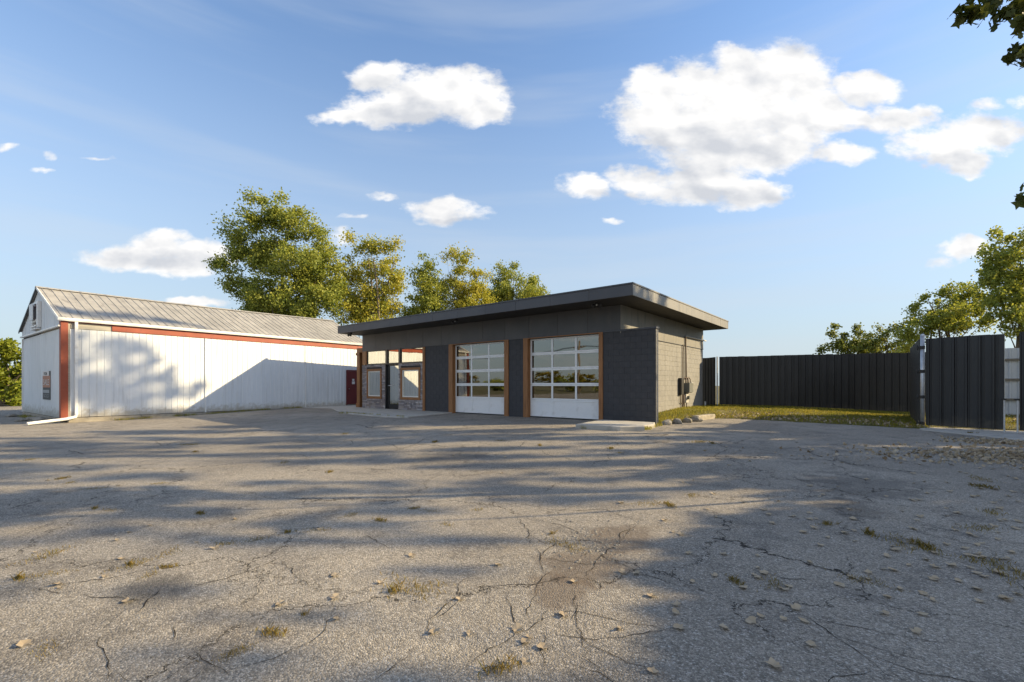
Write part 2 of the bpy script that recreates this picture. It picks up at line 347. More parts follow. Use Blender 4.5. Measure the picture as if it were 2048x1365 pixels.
# asphalt
WORN = [(*at(1165, HOR, 3.75)[:2], .42, .40), (*at(1240, HOR, 4.35)[:2], .38, .45), (*at(1110, HOR, 3.3)[:2], .3, .3)]
OIL = [(*at(1720, HOR, 6.2)[:2], .7, 1.0), (*at(1700, HOR, 5.2)[:2], .4, .5), (*at(300, HOR, 3.2)[:2], .4, .3), (*at(900, HOR, 9.0)[:2], .9, .9)]
def asphalt():
    m, t, b, out = new_mat('weathered asphalt')
    tcn = t.node('ShaderNodeTexCoord'); v = tcn.outputs['Object']
    cell = t.voro(v, 95, out=1); cx_ = t.sep(cell)[0]
    cell2 = t.sep(t.voro(v, 210, out=1))[1]
    big = t.noise(v, .22, 5, .6); mid = t.noise(v, 1.7, 5, .65); fine = t.noise(v, 420, 2, .6)
    base = t.mix(t.mr(big, .40, .60), (.245, .220, .186), (.325, .292, .245))
    base = t.mix(t.mr(mid, .48, .70, 0., .75, True), base, (.165, .150, .132))
    mid2 = t.noise(t.vm('ADD', v, (13, 5, 0)), .9, 6, .7)
    base = t.mix(t.mr(mid2, .56, .72, 0., .45, True), base, (.29, .245, .185))
    stone = t.mr(cx_, 0., 1., .62, 1.42)
    s2 = t.mr(cell2, 0., 1., .75, 1.3)
    base = t.mix(1.0, base, t.comb(stone, stone, stone), 'MULTIPLY'); base = t.mix(1.0, base, t.comb(s2, s2, s2), 'MULTIPLY')
    pale = t.math('MULTIPLY', t.math('GREATER_THAN', cx_, .93), .38)
    base = t.mix(pale, base, (.55, .52, .48))
    # binder pits between the stones
    pit = t.mr(t.voro(v, 95, 'DISTANCE_TO_EDGE'), 0., .09, .6, 1.)
    base = t.mix(1.0, base, t.comb(pit, pit, pit), 'MULTIPLY')
    # worn brown hollow in the middle of the lot, old dark oil marks further right
    def spot(cx, cy, rx, ry, a0):
        q = t.vm('MULTIPLY', t.vm('SUBTRACT', v, (cx, cy, 0)), (1 / rx, 1 / ry, 0)); dd = t.vm('LENGTH', q)
        return t.math('MULTIPLY', t.mr(t.math('ADD', dd, t.math('MULTIPLY', t.math('SUBTRACT', t.noise(v, 3.2, 6, .7), .5), 2.2)), .55, 1.05, 1., 0., True), a0)
    for (cx, cy, rx, ry) in WORN: base = t.mix(spot(cx, cy, rx, ry, .55), base, (.125, .092, .066))
    for (cx, cy, rx, ry) in OIL: base = t.mix(spot(cx, cy, rx, ry, .5), base, (.09, .085, .08))
    # hairline cracking network, patchy
    wv = t.vm('ADD', v, t.vm('MULTIPLY', t.vm('SUBTRACT', t.noise(v, 2.4, 6, .7, out=1), (.5, .5, .5)), (.8, .8, 0)))
    e1 = t.voro(wv, .42, 'DISTANCE_TO_EDGE'); e2 = t.voro(t.vm('ADD', wv, (7, 3, 0)), 1.5, 'DISTANCE_TO_EDGE')
    mk = t.mr(t.noise(t.vm('ADD', v, (3, 9, 0)), .35, 4, .6), .50, .60)
    mk1 = t.mr(t.noise(t.vm('ADD', v, (8, 2, 0)), .8, 3, .6), .42, .52)
    c1 = t.math('MULTIPLY', t.mr(e1, .0012, .0040, 1., 0.), mk1); c2 = t.math('MULTIPLY', t.mr(e2, .003, .010, .8, 0.), mk)
    cr = t.math('MAXIMUM', c1, c2)
    base = t.mix(cr, base, (.028, .025, .022))
    t.inp(b, 'Base Color', base); b.inputs['Roughness'].default_value = .93; b.inputs['Specular IOR Level'].default_value = .25
    h = t.math('ADD', t.math('MULTIPLY', t.voro(v, 95), -.9), t.math('MULTIPLY', fine, .3))
    h = t.math('SUBTRACT', h, t.math('MULTIPLY', cr, 1.5)); h = t.math('ADD', h, t.math('MULTIPLY', t.noise(v, 9, 4, .6), 2.2))
    bn = t.node('ShaderNodeBump'); bn.inputs['Strength'].default_value = .75; bn.inputs['Distance'].default_value = .008
    t.l.new(h, bn.inputs['Height']); t.l.new(bn.outputs[0], b.inputs['Normal'])
    return m
M['asphalt'] = asphalt()
def soil_mat():
    m, t, b, out = new_mat('grassy soil')
    tcn = t.node('ShaderNodeTexCoord'); v = tcn.outputs['Object']
    c = t.mix(t.mr(t.noise(v, .5, 6, .6), .35, .65), (.065, .075, .018), (.15, .125, .045))
    c = t.mix(t.mr(t.noise(v, 6, 5, .7), .45, .7, 0., .8), c, (.09, .065, .035))
    t.inp(b, 'Base Color', c); b.inputs['Roughness'].default_value = 1.0
    bn = t.node('ShaderNodeBump'); bn.inputs['Strength'].default_value = .8; bn.inputs['Distance'].default_value = .03
    t.l.new(t.noise(v, 30, 5, .7), bn.inputs['Height']); t.l.new(bn.outputs[0], b.inputs['Normal']); return m
M['soil'] = soil_mat()

# ------------------------------------------------------------------ ground
def sst(t):
    t = max(0., min(1., t)); return t * t * (3 - 2 * t)
def zg(x, y):
    a = sst((12.5 - y) / 9.0)
    return -0.20 * a + .018 * (mnoise.noise(Vector((x * .22, y * .22, 0))) ) * a * 1.6 - .0
def lerp_grid(xs, ys, zf, name, mat, kind='structure', mask=None):
    vs = [(x, y, zf(x, y)) for y in ys for x in xs]; n = len(xs); fs_ = []
    for j in range(len(ys) - 1):
        for i in range(n - 1):
            if mask and not mask((xs[i] + xs[i+1]) / 2, (ys[j] + ys[j+1]) / 2): continue
            fs_.append((j*n+i, j*n+i+1, (j+1)*n+i+1, (j+1)*n+i))
    me = bpy.data.meshes.new(name); me.from_pydata(vs, [], fs_); me.materials.append(mat)
    me.polygons.foreach_set('use_smooth', [True] * len(me.polygons)); o = link(name, me); tag(o, kind=kind); return o
def steps(a, b, n, c=None, p=2.0):
    return [a + (b - a) * i / n for i in range(n + 1)]
gx = [-900, -400, -200, -110, -80] + steps(-64, 40, 26) + [60, 100, 200, 400, 900]
gy = [-900, -400, -200, -100, -60] + steps(-40, 64, 26) + [90, 150, 260, 500, 900]
ground = lerp_grid(gx, gy, lambda x, y: -.30 + (.05 if abs(x) < 100 else 0) * mnoise.noise(Vector((x * .05, y * .05, 3))), 'ground', M['soil'])
ax_ = steps(-46, -14, 40) + steps(-14, 9, 150)[1:] + [14, 30, 60]
ay_ = [-70, -40, -20] + steps(-12, -1, 16) + steps(-1, 18.9, 150)[1:]
def asphalt_z(x, y):
    z = zg(x, y)
    if -16 < x < 9 and -1 < y < 13:
        z += .006 * mnoise.noise(Vector((x * 1.1, y * 1.1, 5))) + .004 * mnoise.noise(Vector((x * 3.1, y * 3.1, 9)))
    return z
asph = lerp_grid(ax_, ay_, asphalt_z, 'asphalt_lot', M['asphalt'])

# lawn beside and behind the garage
def lawn_edge_y(x):          # front edge of the lawn as a function of x
    pts = [(-7.2, 14.5), (-5.45, 14.4), (-5.2, 15.8), (-5.0, 18.0), (-4.4, 18.5), (-2.2, 18.1), (-.5, 17.8), (.75, 17.45), (1.2, 18.3), (12, 18.6)]
    for (a, b), (c, d) in zip(pts, pts[1:]):
        if a <= x <= c: return b + (d - b) * (x - a) / (c - a) + .10 * mnoise.noise(Vector((x * 2.3, 4, 1)))
    return 18.5
def lawn_z(x, y):
    e = max(0., y - lawn_edge_y(x))
    rise = .20 * sst(e / 5.0) * sst((1.5 - x) / 6.0)
    return .012 + .03 * sst(e / .3) + rise + .025 * mnoise.noise(Vector((x * .8, y * .8, 2))) * sst(e / 1.)
def lawn_zz(x, y): return lawn_z(x, y) if y > lawn_edge_y(x) else -.06
lx = steps(-7.2, 1.4, 86) + steps(1.4, 14, 30)[1:]; ly = steps(14.2, 28, 138) + [32, 40, 60]
lawn = lerp_grid(lx, ly, lawn_zz, 'lawn', M['soil'], mask=lambda x, y: not (x < -6.9 and y < 23.1) and y > lawn_edge_y(x) - .15)

# concrete pads
def slab(name, pts, z0, z1, label=None, mat='concrete'):
    m = MB(); n = len(pts); c = .015
    cx = sum(p[0] for p in pts) / n; cy = sum(p[1] for p in pts) / n
    def inset(p, k): d = math.hypot(p[0]-cx, p[1]-cy); return (p[0] + (cx-p[0]) * k / d, p[1] + (cy-p[1]) * k / d)
    m.v = [(x, y, z0) for x, y in pts] + [(x, y, z1 - c) for x, y in pts] + [inset(p, c) + (z1,) for p in pts]
    for r in (0, n):
        for i in range(n): m.f.append((r+i, r+(i+1) % n, r+n+(i+1) % n, r+n+i))
    m.f.append(tuple(2*n+i for i in range(n)))
    o = m.build(name, M[mat]); return tag(o, kind='structure')
def wob(pts, seg=.25, amp=.018, seed=0):
    rr = random.Random(seed); out = []
    for (a, b) in zip(pts, pts[1:] + pts[:1]):
        L = math.hypot(b[0]-a[0], b[1]-a[1]); k = max(1, int(L / seg))
        for i in range(k):
            s = i / k; j = amp if i else 0
            out.append((a[0] + (b[0]-a[0]) * s + rr.uniform(-j, j), a[1] + (b[1]-a[1]) * s + rr.uniform(-j, j)))
    return out
slab('concrete_apron', wob([(-22.9, 14.25), (-22.9, 12.9), (-18.9, 11.15), (-15.6, 10.75), (-14.2, 11.15), (-14.95, 14.25)], .3, .03, 3), -.25, .035)
slab('concrete_step', wob([(-7.0, 11.55), (-5.62, 11.60), (-5.12, 12.05), (-5.30, 12.45), (-5.22, 13.0), (-5.45, 13.6), (-7.25, 13.6)], .22, .03, 5), -.3, .115)
slab('concrete_strip', wob([(.72, 18.15), (.80, 16.95), (2.05, 15.65), (3.2, 14.3), (9, 10.5), (12, 12.5), (12, 18.3)], .4, .03, 6), -.3, .02)
slab('concrete_path', wob([(-25.1, 14.3), (-25.0, 12.4), (-22.95, 12.9), (-22.95, 23), (-25.5, 23)], .5, .02, 8), -.25, .025)

# ------------------------------------------------------------------ the garage
GX0, GX1, GY, GYB = -21.95, -6.87, 14.2, 23.1
ZB, ZS, ZT = 3.05, 3.93, 4.29
gar = empty('garage_building', ((GX0+GX1)/2, 18.6, 0), 0, 'low black block garage with flat overhanging roof, two glazed doors and stone faced entrance', 'building')
gl = gar.location
def gp(name, mat, *b, c=0.0, par=None):
    m = MB(); m.box(b[0]-gl.x, b[1]-gl.x, b[2]-gl.y, b[3]-gl.y, b[4], b[5], c=c)
    return m.build(name, mat, par or gar)
def GB(): return MB()
def gshift(m): m.v = [(x-gl.x, y-gl.y, z) for x, y, z in m.v]; return m
# front wall core (with openings), set 12 mm behind the block faces
D1 = (-14.915, -11.93); D2 = (-10.74, -7.675)
core = GB()
FY0, FY1 = GY + .008, GY + .30
for (a, b, z0, z1) in ((-16.79, D1[0]-.02, 0, ZB), (D1[1]+.02, D2[0]-.02, 0, ZB), (D2[1]+.02, -5.672, 0, ZB-.005),
                       (D1[0]-.02, D1[1]+.02, 3.03, ZB), (D2[0]-.02, D2[1]+.02, 3.03, ZB)):
    core.box(a, b, FY0, FY1 if b < -6 else GY + .20, z0 - .25 if z0 == 0 else z0, z1)
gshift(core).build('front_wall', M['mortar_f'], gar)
# entrance bay backing (openings: windows, door, transoms)
W1 = (-21.40, -20.31, .66, 1.98); W2 = (-18.50, -17.25, .66, 1.98); ED = (-19.76, -18.86)
bay = GB(); by0, by1 = GY + .03, GY + .28
for (a, b, z0, z1) in ((GX0, W1[0], -.2, 2.33), (W1[1], -19.90, -.2, 2.33), (W1[0], W1[1], -.2, W1[2]), (W1[0], W1[1], W1[3], 2.33),
                       (-18.80, W2[0], -.2, 2.33), (W2[1], -16.79, -.2, 2.33), (W2[0], W2[1], -.2, W2[2]), (W2[0], W2[1], W2[3], 2.33)):
    bay.box(a, b, by0, by1, z0, z1)
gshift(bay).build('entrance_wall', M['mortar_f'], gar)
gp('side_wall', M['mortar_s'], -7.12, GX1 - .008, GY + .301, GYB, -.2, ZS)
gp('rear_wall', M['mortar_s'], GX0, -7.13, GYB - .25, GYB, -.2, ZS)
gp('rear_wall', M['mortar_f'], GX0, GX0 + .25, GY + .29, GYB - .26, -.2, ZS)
gp('upper_wall', M['mortar_f'], GX0 + .01, GX1 - .02, GY + .03, GY + .28, ZB + .002, ZS)
gp('inner_floor', M['concrete'], GX0 + .26, -7.13, GY + .31, GYB - .26, -.1, .02)
gp('partition', M['dark_in'], -15.9, -15.75, GY + .31, GYB - .26, .03, ZS - .01)

# painted blocks
BW, BH = .397, .2032
def block_mesh(w_, h_, name, mat, face='front', d=.030, ch=.0025, g=.0019):
    m = MB(); x0, x1, z0, z1 = g, w_ - g, g, h_ - g
    if face == 'front':
        o = [(x0, d, z0), (x1, d, z0), (x1, d, z1), (x0, d, z1)]; k = [(x0, ch, z0), (x1, ch, z0), (x1, ch, z1), (x0, ch, z1)]
        f_ = [(x0+ch, 0, z0+ch), (x1-ch, 0, z0+ch), (x1-ch, 0, z1-ch), (x0+ch, 0, z1-ch)]
    else:
        o = [(-d, x0, z0), (-d, x1, z0), (-d, x1, z1), (-d, x0, z1)]; k = [(-ch, x0, z0), (-ch, x1, z0), (-ch, x1, z1), (-ch, x0, z1)]
        f_ = [(0, x0+ch, z0+ch), (0, x1-ch, z0+ch), (0, x1-ch, z1-ch), (0, x0+ch, z1-ch)]
    m.v = o + k + f_
    for r in (0, 4):
        for i in range(4): m.f.append((r+i, r+(i+1) % 4, r+4+(i+1) % 4, r+4+i))
    m.f.append((8, 9, 10, 11)); return m
mesh_cache = {}
def block_positions(a, b, z0, z1, seed):
    rr = random.Random(seed); res = []
    k = 0; z = z0
    while z < z1 - .02:
        h_ = min(BH, z1 - z); x = a
        first = BW / 2 if k % 2 else BW
        wv_ = first
        while x < b - .015:
            ww = min(wv_, b - x)
            if b - (x + ww) < .06: ww = b - x
            res.append((x, z, round(ww, 3), round(h_, 3))); x += ww; wv_ = BW
        z += h_; k += 1
    return res
front_blocks = []
for i, (a, b) in enumerate(((-7.52, -5.66), (-11.70, -10.96), (-16.79, -15.17))):
    front_blocks += block_positions(a, b, 0.0, ZB - .006, i)
side_blocks = block_positions(GY + .30, GYB, 0.0, 2.98, 9)
side_sorted = sorted(side_blocks, key=lambda q: q[0])
n_side = 300 - len(front_blocks)
def place_block(q, face):
    key = (q[2], q[3], face)
    if key not in mesh_cache:
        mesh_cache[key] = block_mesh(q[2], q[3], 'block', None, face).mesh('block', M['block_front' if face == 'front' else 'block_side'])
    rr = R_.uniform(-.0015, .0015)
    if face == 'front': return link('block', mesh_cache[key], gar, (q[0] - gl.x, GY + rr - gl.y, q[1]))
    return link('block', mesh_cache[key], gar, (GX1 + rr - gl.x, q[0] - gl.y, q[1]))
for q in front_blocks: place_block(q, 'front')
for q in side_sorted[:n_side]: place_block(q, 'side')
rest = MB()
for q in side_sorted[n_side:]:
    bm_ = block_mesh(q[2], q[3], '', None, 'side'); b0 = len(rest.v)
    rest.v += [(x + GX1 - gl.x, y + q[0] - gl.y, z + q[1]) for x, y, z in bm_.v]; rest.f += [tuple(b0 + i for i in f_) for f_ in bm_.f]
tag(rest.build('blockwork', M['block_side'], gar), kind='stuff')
# wing wall end face and cap
gp('wing_end', M['block_side'], -5.671, -5.66, GY + .032, GY + .205, 0, ZB - .008)  # end of the dark wing wall in the sun-lightened side tone
gp('wing_cap', M['cap'], -7.53, -5.63, GY - .03, GY + .23, ZB - .005, ZB + .055, c=.006)

# upper cladding panels, front and side
seams = [-21.953, -20.76, -19.47, -18.186, -16.953, -15.668, -14.413, -13.135, -11.903, -10.694, -9.381, -8.126, GX1 + .003]
for a, b in zip(seams, seams[1:]):
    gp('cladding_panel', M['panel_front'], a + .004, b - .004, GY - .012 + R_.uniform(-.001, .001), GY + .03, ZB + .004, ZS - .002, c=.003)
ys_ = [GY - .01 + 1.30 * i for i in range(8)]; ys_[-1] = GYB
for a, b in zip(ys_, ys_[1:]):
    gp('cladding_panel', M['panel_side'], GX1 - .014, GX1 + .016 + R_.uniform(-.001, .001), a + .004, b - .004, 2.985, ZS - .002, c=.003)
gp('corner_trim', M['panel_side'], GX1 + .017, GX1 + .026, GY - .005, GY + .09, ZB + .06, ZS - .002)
gp('drip_edge', M['cap'], GX1 - .01, GX1 + .035, GY + .24, GYB, 2.968, 2.984)

# roof
RX0, RX1, RY0, RY1 = -22.02, -5.80, 12.79, 23.4
gp('roof_deck', M['roofing'], RX0 + .03, RX1 - .03, RY0 + .03, RY1 - .03, ZS + .03, ZT - .04)
n = 9
for i in range(n):
    a = RY0 + .03 + (RY1 - RY0 - .06) * i / n; b = RY0 + .03 + (RY1 - RY0 - .06) * (i + 1) / n
    gp('soffit_board', M['soffit'], RX0 + .03, RX1 - .03, a + .003, b - .003, ZS, ZS + .028)
def run(a, b, st):
    k = max(1, round((b - a) / st)); return [(a + (b-a) * i / k, a + (b-a) * (i+1) / k) for i in range(k)]
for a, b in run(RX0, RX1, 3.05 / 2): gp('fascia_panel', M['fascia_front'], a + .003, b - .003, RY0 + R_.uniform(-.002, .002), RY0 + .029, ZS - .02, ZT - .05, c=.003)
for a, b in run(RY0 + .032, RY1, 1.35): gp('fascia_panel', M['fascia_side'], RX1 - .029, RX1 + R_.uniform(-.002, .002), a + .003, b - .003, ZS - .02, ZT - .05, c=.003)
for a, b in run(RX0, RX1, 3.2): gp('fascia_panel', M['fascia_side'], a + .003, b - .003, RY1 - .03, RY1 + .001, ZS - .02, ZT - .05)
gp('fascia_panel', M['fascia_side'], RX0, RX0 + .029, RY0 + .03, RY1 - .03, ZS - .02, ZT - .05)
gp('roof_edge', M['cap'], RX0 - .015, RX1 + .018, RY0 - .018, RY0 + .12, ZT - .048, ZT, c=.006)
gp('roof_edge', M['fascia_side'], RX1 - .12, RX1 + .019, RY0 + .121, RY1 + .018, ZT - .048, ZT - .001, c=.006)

# timber trims
for a, b in ((-15.17, -14.915), (-11.93, -11.705), (-10.96, -10.74), (-7.675, -7.522)):
    gp('door_trim', M['wood'], a, b, GY - .035, GY + .24, -.01, 3.03, c=.006)
for a, b in ((-15.17, -11.705), (-10.96, -7.522)):
    gp('door_trim', M['wood_h'], a, b, GY - .036, GY + .16, 3.031, ZB + .012, c=.004)
gp('door_trim', M['wood'], -16.96, -16.795, GY - .035, GY + .10, -.01, ZB, c=.006)
gp('corner_post', M['wood'], -21.95, -21.56, GY - .02, GY + .25, 2.34, ZB, c=.006)

# sectional glazed doors
def sectional_door(x0, x1, lab, yaw=0.0):
    dY = GY + .155
    d = empty('garage_door'); d.parent = gar; d.location = (x0 - gl.x, dY - gl.y, 0); d['label'] = lab
    W_ = x1 - x0; zs = [.045, .69, 1.27, 1.86, 2.445, 3.025]
    st_, mu = .085, .075
    cols = [st_, W_/3 - mu/2, W_/3 + mu/2, 2*W_/3 - mu/2, 2*W_/3 + mu/2, W_ - st_]
    for i in range(5):
        a, b = zs[i], zs[i+1]; rl = .056
        fr = MB()
        fr.box(0, W_, 0, .045, a + .002, a + rl, c=.004); fr.box(0, W_, 0, .045, b - rl, b - .002, c=.004)
        for (p, q) in ((0, st_), (cols[1], cols[2]), (cols[3], cols[4]), (W_ - st_, W_)): fr.box(p, q, .001, .044, a + rl - .003, b - rl + .003)
        fr.build('section_frame', M['alu'], d)
        for k in (0, 2, 4):
            m = MB()
            if i == 0:
                m.box(cols[k] - .002, cols[k+1] + .002, .016, .03, a + rl - .002, b - rl + .002); m.build('panel', M['alu'], d)
            else:
                hw = (cols[k+1] - cols[k]) / 2 + .002; m.box(-hw, hw, -.003, .003, a + rl - .002, b - rl + .002); m.build('pane', M['glass'], d, ((cols[k] + cols[k+1]) / 2, .024, 0), yaw)
    m = MB(); m.box(0, W_, .005, .04, .0, .043); m.build('bottom_seal', M['black_plastic'], d)
    m = MB()
    m.box(W_ * .5 - .12, W_ * .5 + .12, -.012, .0, .075, .088)
    m.build('handle', M['galv'], d)
sectional_door(D1[0] - .018, D1[1] + .018, 'white framed glazed sectional door nearer the stone entrance', rad(1.5))
sectional_door(D2[0] - .018, D2[1] + .018, 'white framed glazed sectional door beside the dark wing wall')
# tracks and a strip lamp inside
lamp_m, t_, b_, o_ = new_mat('lit tube lamp'); b_.inputs['Emission Color'].default_value = (1, .97, .9, 1); b_.inputs['Emission Strength'].default_value = 14; b_.inputs['Base Color'].default_value = (.8, .8, .8, 1)
gp('strip_lamp', lamp_m, -11.9, -10.6, 19.2, 19.32, 3.72, 3.78)

# entrance door, windows, transoms
d = empty('entrance_door'); d.parent = gar; d['label'] = 'black framed glass entrance door'
m = MB()
for (a, b, z0, z1) in ((-19.895, ED[0], 0, 2.30), (ED[1], -18.805, 0, 2.30), (ED[0], ED[1], 2.22, 2.30), (ED[0], ED[1], .03, .27)):
    m.box(a, b, GY + .08 if a < -19.8 else GY + .1, GY + .16, z0, z1, c=.004)
m.box(-19.895, -19.85, GY - .02, GY + .08, 0, 2.30); gshift(m).build('door_frame', M['black_frame'], d)
m = MB(); m.box(ED[0] - .002, ED[1] + .002, GY + .12, GY + .128, .268, 2.222); gshift(m).build('pane', M['glass2'], d)
m = MB(); m.tube([(-19.72, GY + .1, 1.22), (-19.72, GY + .04, 1.22), (-19.42, GY + .04, 1.22), (-19.42, GY + .1, 1.22)], .016, 8); gshift(m).build('handle', M['steel'], d)
m = MB(); m.box(-19.9, -18.8, GY - .03, GY + .16, -.02, .025); gshift(m).build('threshold', M['galv'], d)
for (a, b) in ((-21.555, -19.895), (-19.72, -18.82), (-18.66, -16.965)):
    wnd = empty('transom_window'); wnd.parent = gar
    m = MB(); t0 = .03
    for q in ((a, b, 2.345, 2.345 + t0), (a, b, 3.045 - t0, 3.045), (a, a + t0, 2.345 + t0, 3.045 - t0), (b - t0, b, 2.345 + t0, 3.045 - t0)):
        m.box(q[0], q[1], GY + .02, GY + .09, q[2], q[3])
    gshift(m).build('frame', M['black_frame'], wnd)
    m = MB(); m.box(a + t0 - .001, b - t0 + .001, GY + .045, GY + .052, 2.345 + t0 - .001, 3.045 - t0 + .001); gshift(m).build('pane', M['glass2'], wnd)
for a, b in ((-19.893, -19.722), (-18.818, -18.662)): gp('mullion', M['black_frame'], a, b, GY - .01, GY + .10, 2.34, ZB)
gp('sill_bar', M['black_frame'], -21.555, -16.965, GY - .018, GY + .1, 2.305, 2.343)
for (x0, x1, z0, z1), wood_w in ((W1, .11), (W2, .13)):
    wnd = empty('window'); wnd.parent = gar
    wnd['label'] = 'tall window left of the entrance door' if x0 < -20 else 'tall window right of the entrance door'
    m = MB(); ww = wood_w
    for q in ((x0 - ww, x1 + ww, z0 - .125, z0 - .001), (x0 - ww, x1 + ww, z1 + .001, z1 + .115), (x0 - ww, x0 - .001, z0 - .0005, z1 + .0005), (x1 + .001, x1 + ww, z0 - .0005, z1 + .0005)):
        m.box(q[0], q[1], GY - .045, GY + .05, q[2], q[3], c=.005)
    gshift(m).build('surround', M['wood'], wnd)
    m = MB(); t0 = .055
    for q in ((x0, x1, z0, z0 + t0), (x0, x1, z1 - t0, z1), (x0, x0 + t0, z0 + t0, z1 - t0), (x1 - t0, x1, z0 + t0, z1 - t0)):
        m.box(q[0] + .001, q[1] - .001, GY - .01, GY + .06, q[2], q[3], c=.003)
    gshift(m).build('frame', M['white_frame'], wnd)
    m = MB(); m.box(x0 + t0 - .001, x1 - t0 + .001, GY + .03, GY + .037, z0 + t0 - .001, z1 - t0 + .001); gshift(m).build('pane', M['glass2'], wnd)

# ledge stone veneer (stones a few pixels each: one piece)
def stone_mat():
    m, t, b, out = new_mat('ledge stone'); geo = t.node('ShaderNodeNewGeometry'); rp = t.node('ShaderNodeValToRGB')
    t.l.new(geo.outputs['Random Per Island'], rp.inputs[0]); el = rp.color_ramp.elements
    cols = [(.14, .135, .15), (.28, .265, .285), (.20, .165, .165), (.40, .385, .40), (.27, .225, .195), (.52, .50, .51)]
    while len(el) < len(cols): el.new(.5)
    for i, c in enumerate(cols): el[i].position = i / 5; el[i].color = c + (1,)
    tcn = t.node('ShaderNodeTexCoord'); n_ = t.noise(tcn.outputs['Object'], 14, 5, .7)
    t.inp(b, 'Base Color', t.mix(t.mr(n_, .4, .7, 0., .6), rp.outputs[0], (.15, .135, .14))); b.inputs['Roughness'].default_value = .9
    bn = t.node('ShaderNodeBump'); bn.inputs['Strength'].default_value = .8; bn.inputs['Distance'].default_value = .01
    t.l.new(t.noise(tcn.outputs['Object'], 35, 4, .7), bn.inputs['Height']); t.l.new(bn.outputs[0], b.inputs['Normal']); return m
M['stone'] = stone_mat()
rs = random.Random(3); m = MB(); z = -.02
while z < 2.30:
    h_ = rs.uniform(.045, .095); h_ = min(h_, 2.302 - z)
    if h_ < .02: break
    for (a, b) in ((-21.965, -19.90), (-18.80, -16.965)):
        x = a
        holes = [(q[0] - .112, q[1] + .112) for q in (W1, W2) if z + h_ > q[2] - .126 and z < q[3] + .116]
        while x < b - .01:
            ww = min(rs.uniform(.10, .42), b - x)
            if b - x - ww < .06: ww = b - x
            segs = [(x, x + ww)]
            for (ha, hb) in holes:
                ns = []
                for (p, q) in segs:
                    if q <= ha or p >= hb: ns.append((p, q)); continue
                    if p < ha: ns.append((p, ha))
                    if q > hb: ns.append((hb, q))
                segs = ns
            for (p, q) in segs:
                if q - p > .015:
                    m.box(p + .003, q - .003, GY - rs.uniform(.0, .032), GY + .032, z + .003, z + h_ - .003, c=.006)
            x += ww
    z += h_
tag(gshift(m).build('stone_veneer', M['stone'], gar), kind='stuff')

# porch post and beam at the left end
pp = empty('porch_post', (-22.50, 14.42, .02), 0, 'stained timber post and beam standing at the left end of the black garage', 'post')
boxo('post', M['wood'], pp, -.14, .14, -.14, .14, 0.0, 3.0, c=.012)
boxo('post_base', M['wood'], pp, -.175, .175, -.175, .175, -.01, .22, c=.01)
boxo('post_cap', M['wood'], pp, -.18, .18, -.18, .18, 2.86, 3.0, c=.01)
boxo('beam', M['wood_h'], pp, -.17, .54, -.12, .12, 3.002, 3.25, c=.01)

# flood lights under the eaves
def flood(x, y, rot, lab):
    r = empty('floodlight', (x, y, ZS - .001), rot, lab, 'floodlight', 'black floodlights under the garage eaves')
    m = MB(); m.box(-.06, .06, -.06, .06, -.05, 0, c=.01); m.build('mount', M['black_plastic'], r)
    for s in (-1, 1):
        m = MB(); m.tube([(s*.03, -.02, -.05), (s*.10, -.05, -.09), (s*.13, -.10, -.12)], [.02, .045, .06], 10); m.build('lamp_head', M['black_plastic'], r)
    m = MB(); m.tube([(0, -.03, -.05), (0, -.05, -.10)], .022, 8); m.build('sensor', M['white_frame'], r)
flood(-22.0 + .45, 13.25, 0, 'small black floodlight under the left end of the garage eave')
flood(-13.70, 13.21, 0, 'small black floodlight under the eave above the left garage door')
flood(-7.30, 13.36, .3, 'small black floodlight under the eave by the right roof corner')

# ------------------------------------------------------------------ electrical gear on the side wall
EX = GX1 + .002
em = empty('electric_meter', (EX, 20.5, 0), 0, 'grey electrical boxes, meter and rusty conduits on the sunlit side wall', 'electric meter')
def ep(name, mat, y0, y1, z0, z1, d0, d1, c=.008):
    m = MB(); m.box(d0, d1, y0 - 20.5, y1 - 20.5, z0, z1, c=c); return m.build(name, mat, em)
ep('panel_box', M['black_plastic'], 19.70, 19.98, .84, 1.55, 0, .14)
ep('disconnect_box', M['electric'], 20.34, 20.86, .92, 1.34, .02, .26)
ep('panel_cover', M['electric_pale'], 20.88, 21.05, .90, 1.36, 0, .20)
ep('meter_box', M['electric_pale'], 20.28, 20.60, .48, .86, 0, .14)
m = MB(); m.tube([(.14, .0 - .06, .70), (.24, -.06, .70)], [.085, .075], 14); m.build('meter_dial', M['electric'], em)
def cond(pts, r, mat='rust'): mm = MB(); mm.tube([(a, b - 20.5, c) for a, b, c in pts], r, 8); return mm.build('conduit', M[mat], em, smooth=True)
cond([(.05, 20.12, 1.5), (.05, 20.12, 2.4), (.05, 20.14, 3.0)], .022)
cond([(.06, 20.50, 1.5), (.06, 20.48, 2.6), (.06, 20.44, 3.36)], .032)
cond([(.06, 20.44, 3.38), (.06, 22.0, 3.39), (.06, 23.35, 3.40)], .034, 'electric_pale')
cond([(.05, 20.06, .0), (.05, 20.06, .9)], .03); cond([(.06, 20.24, .0), (.06, 20.24, .86)], .03)
cond([(.06, 20.56, .0), (.06, 20.56, .48)], .022)
for k in range(3):
    y0 = 20.12 + k * .27
    cond([(.08, y0, 1.30), (.08, y0, 1.46), (.08, y0 + .07, 1.56), (.08, y0 + .20, 1.58), (.08, y0 + .32, 1.50), (.08, y0 + .34, 1.34)], .022)
cond([(.05, 19.84, .84), (.05, 19.84, .50), (.05, 20.0, .45)], .02)
bl = MB(); bl.tube([(0, 0, 0), (0, 0, .42)], .045, 10)
o = bl.build('bollard', M['galv'], None, (-6.62, 22.6, .05)); tag(o, 'short pale pipe stub standing by the back corner of the side wall', 'pipe')

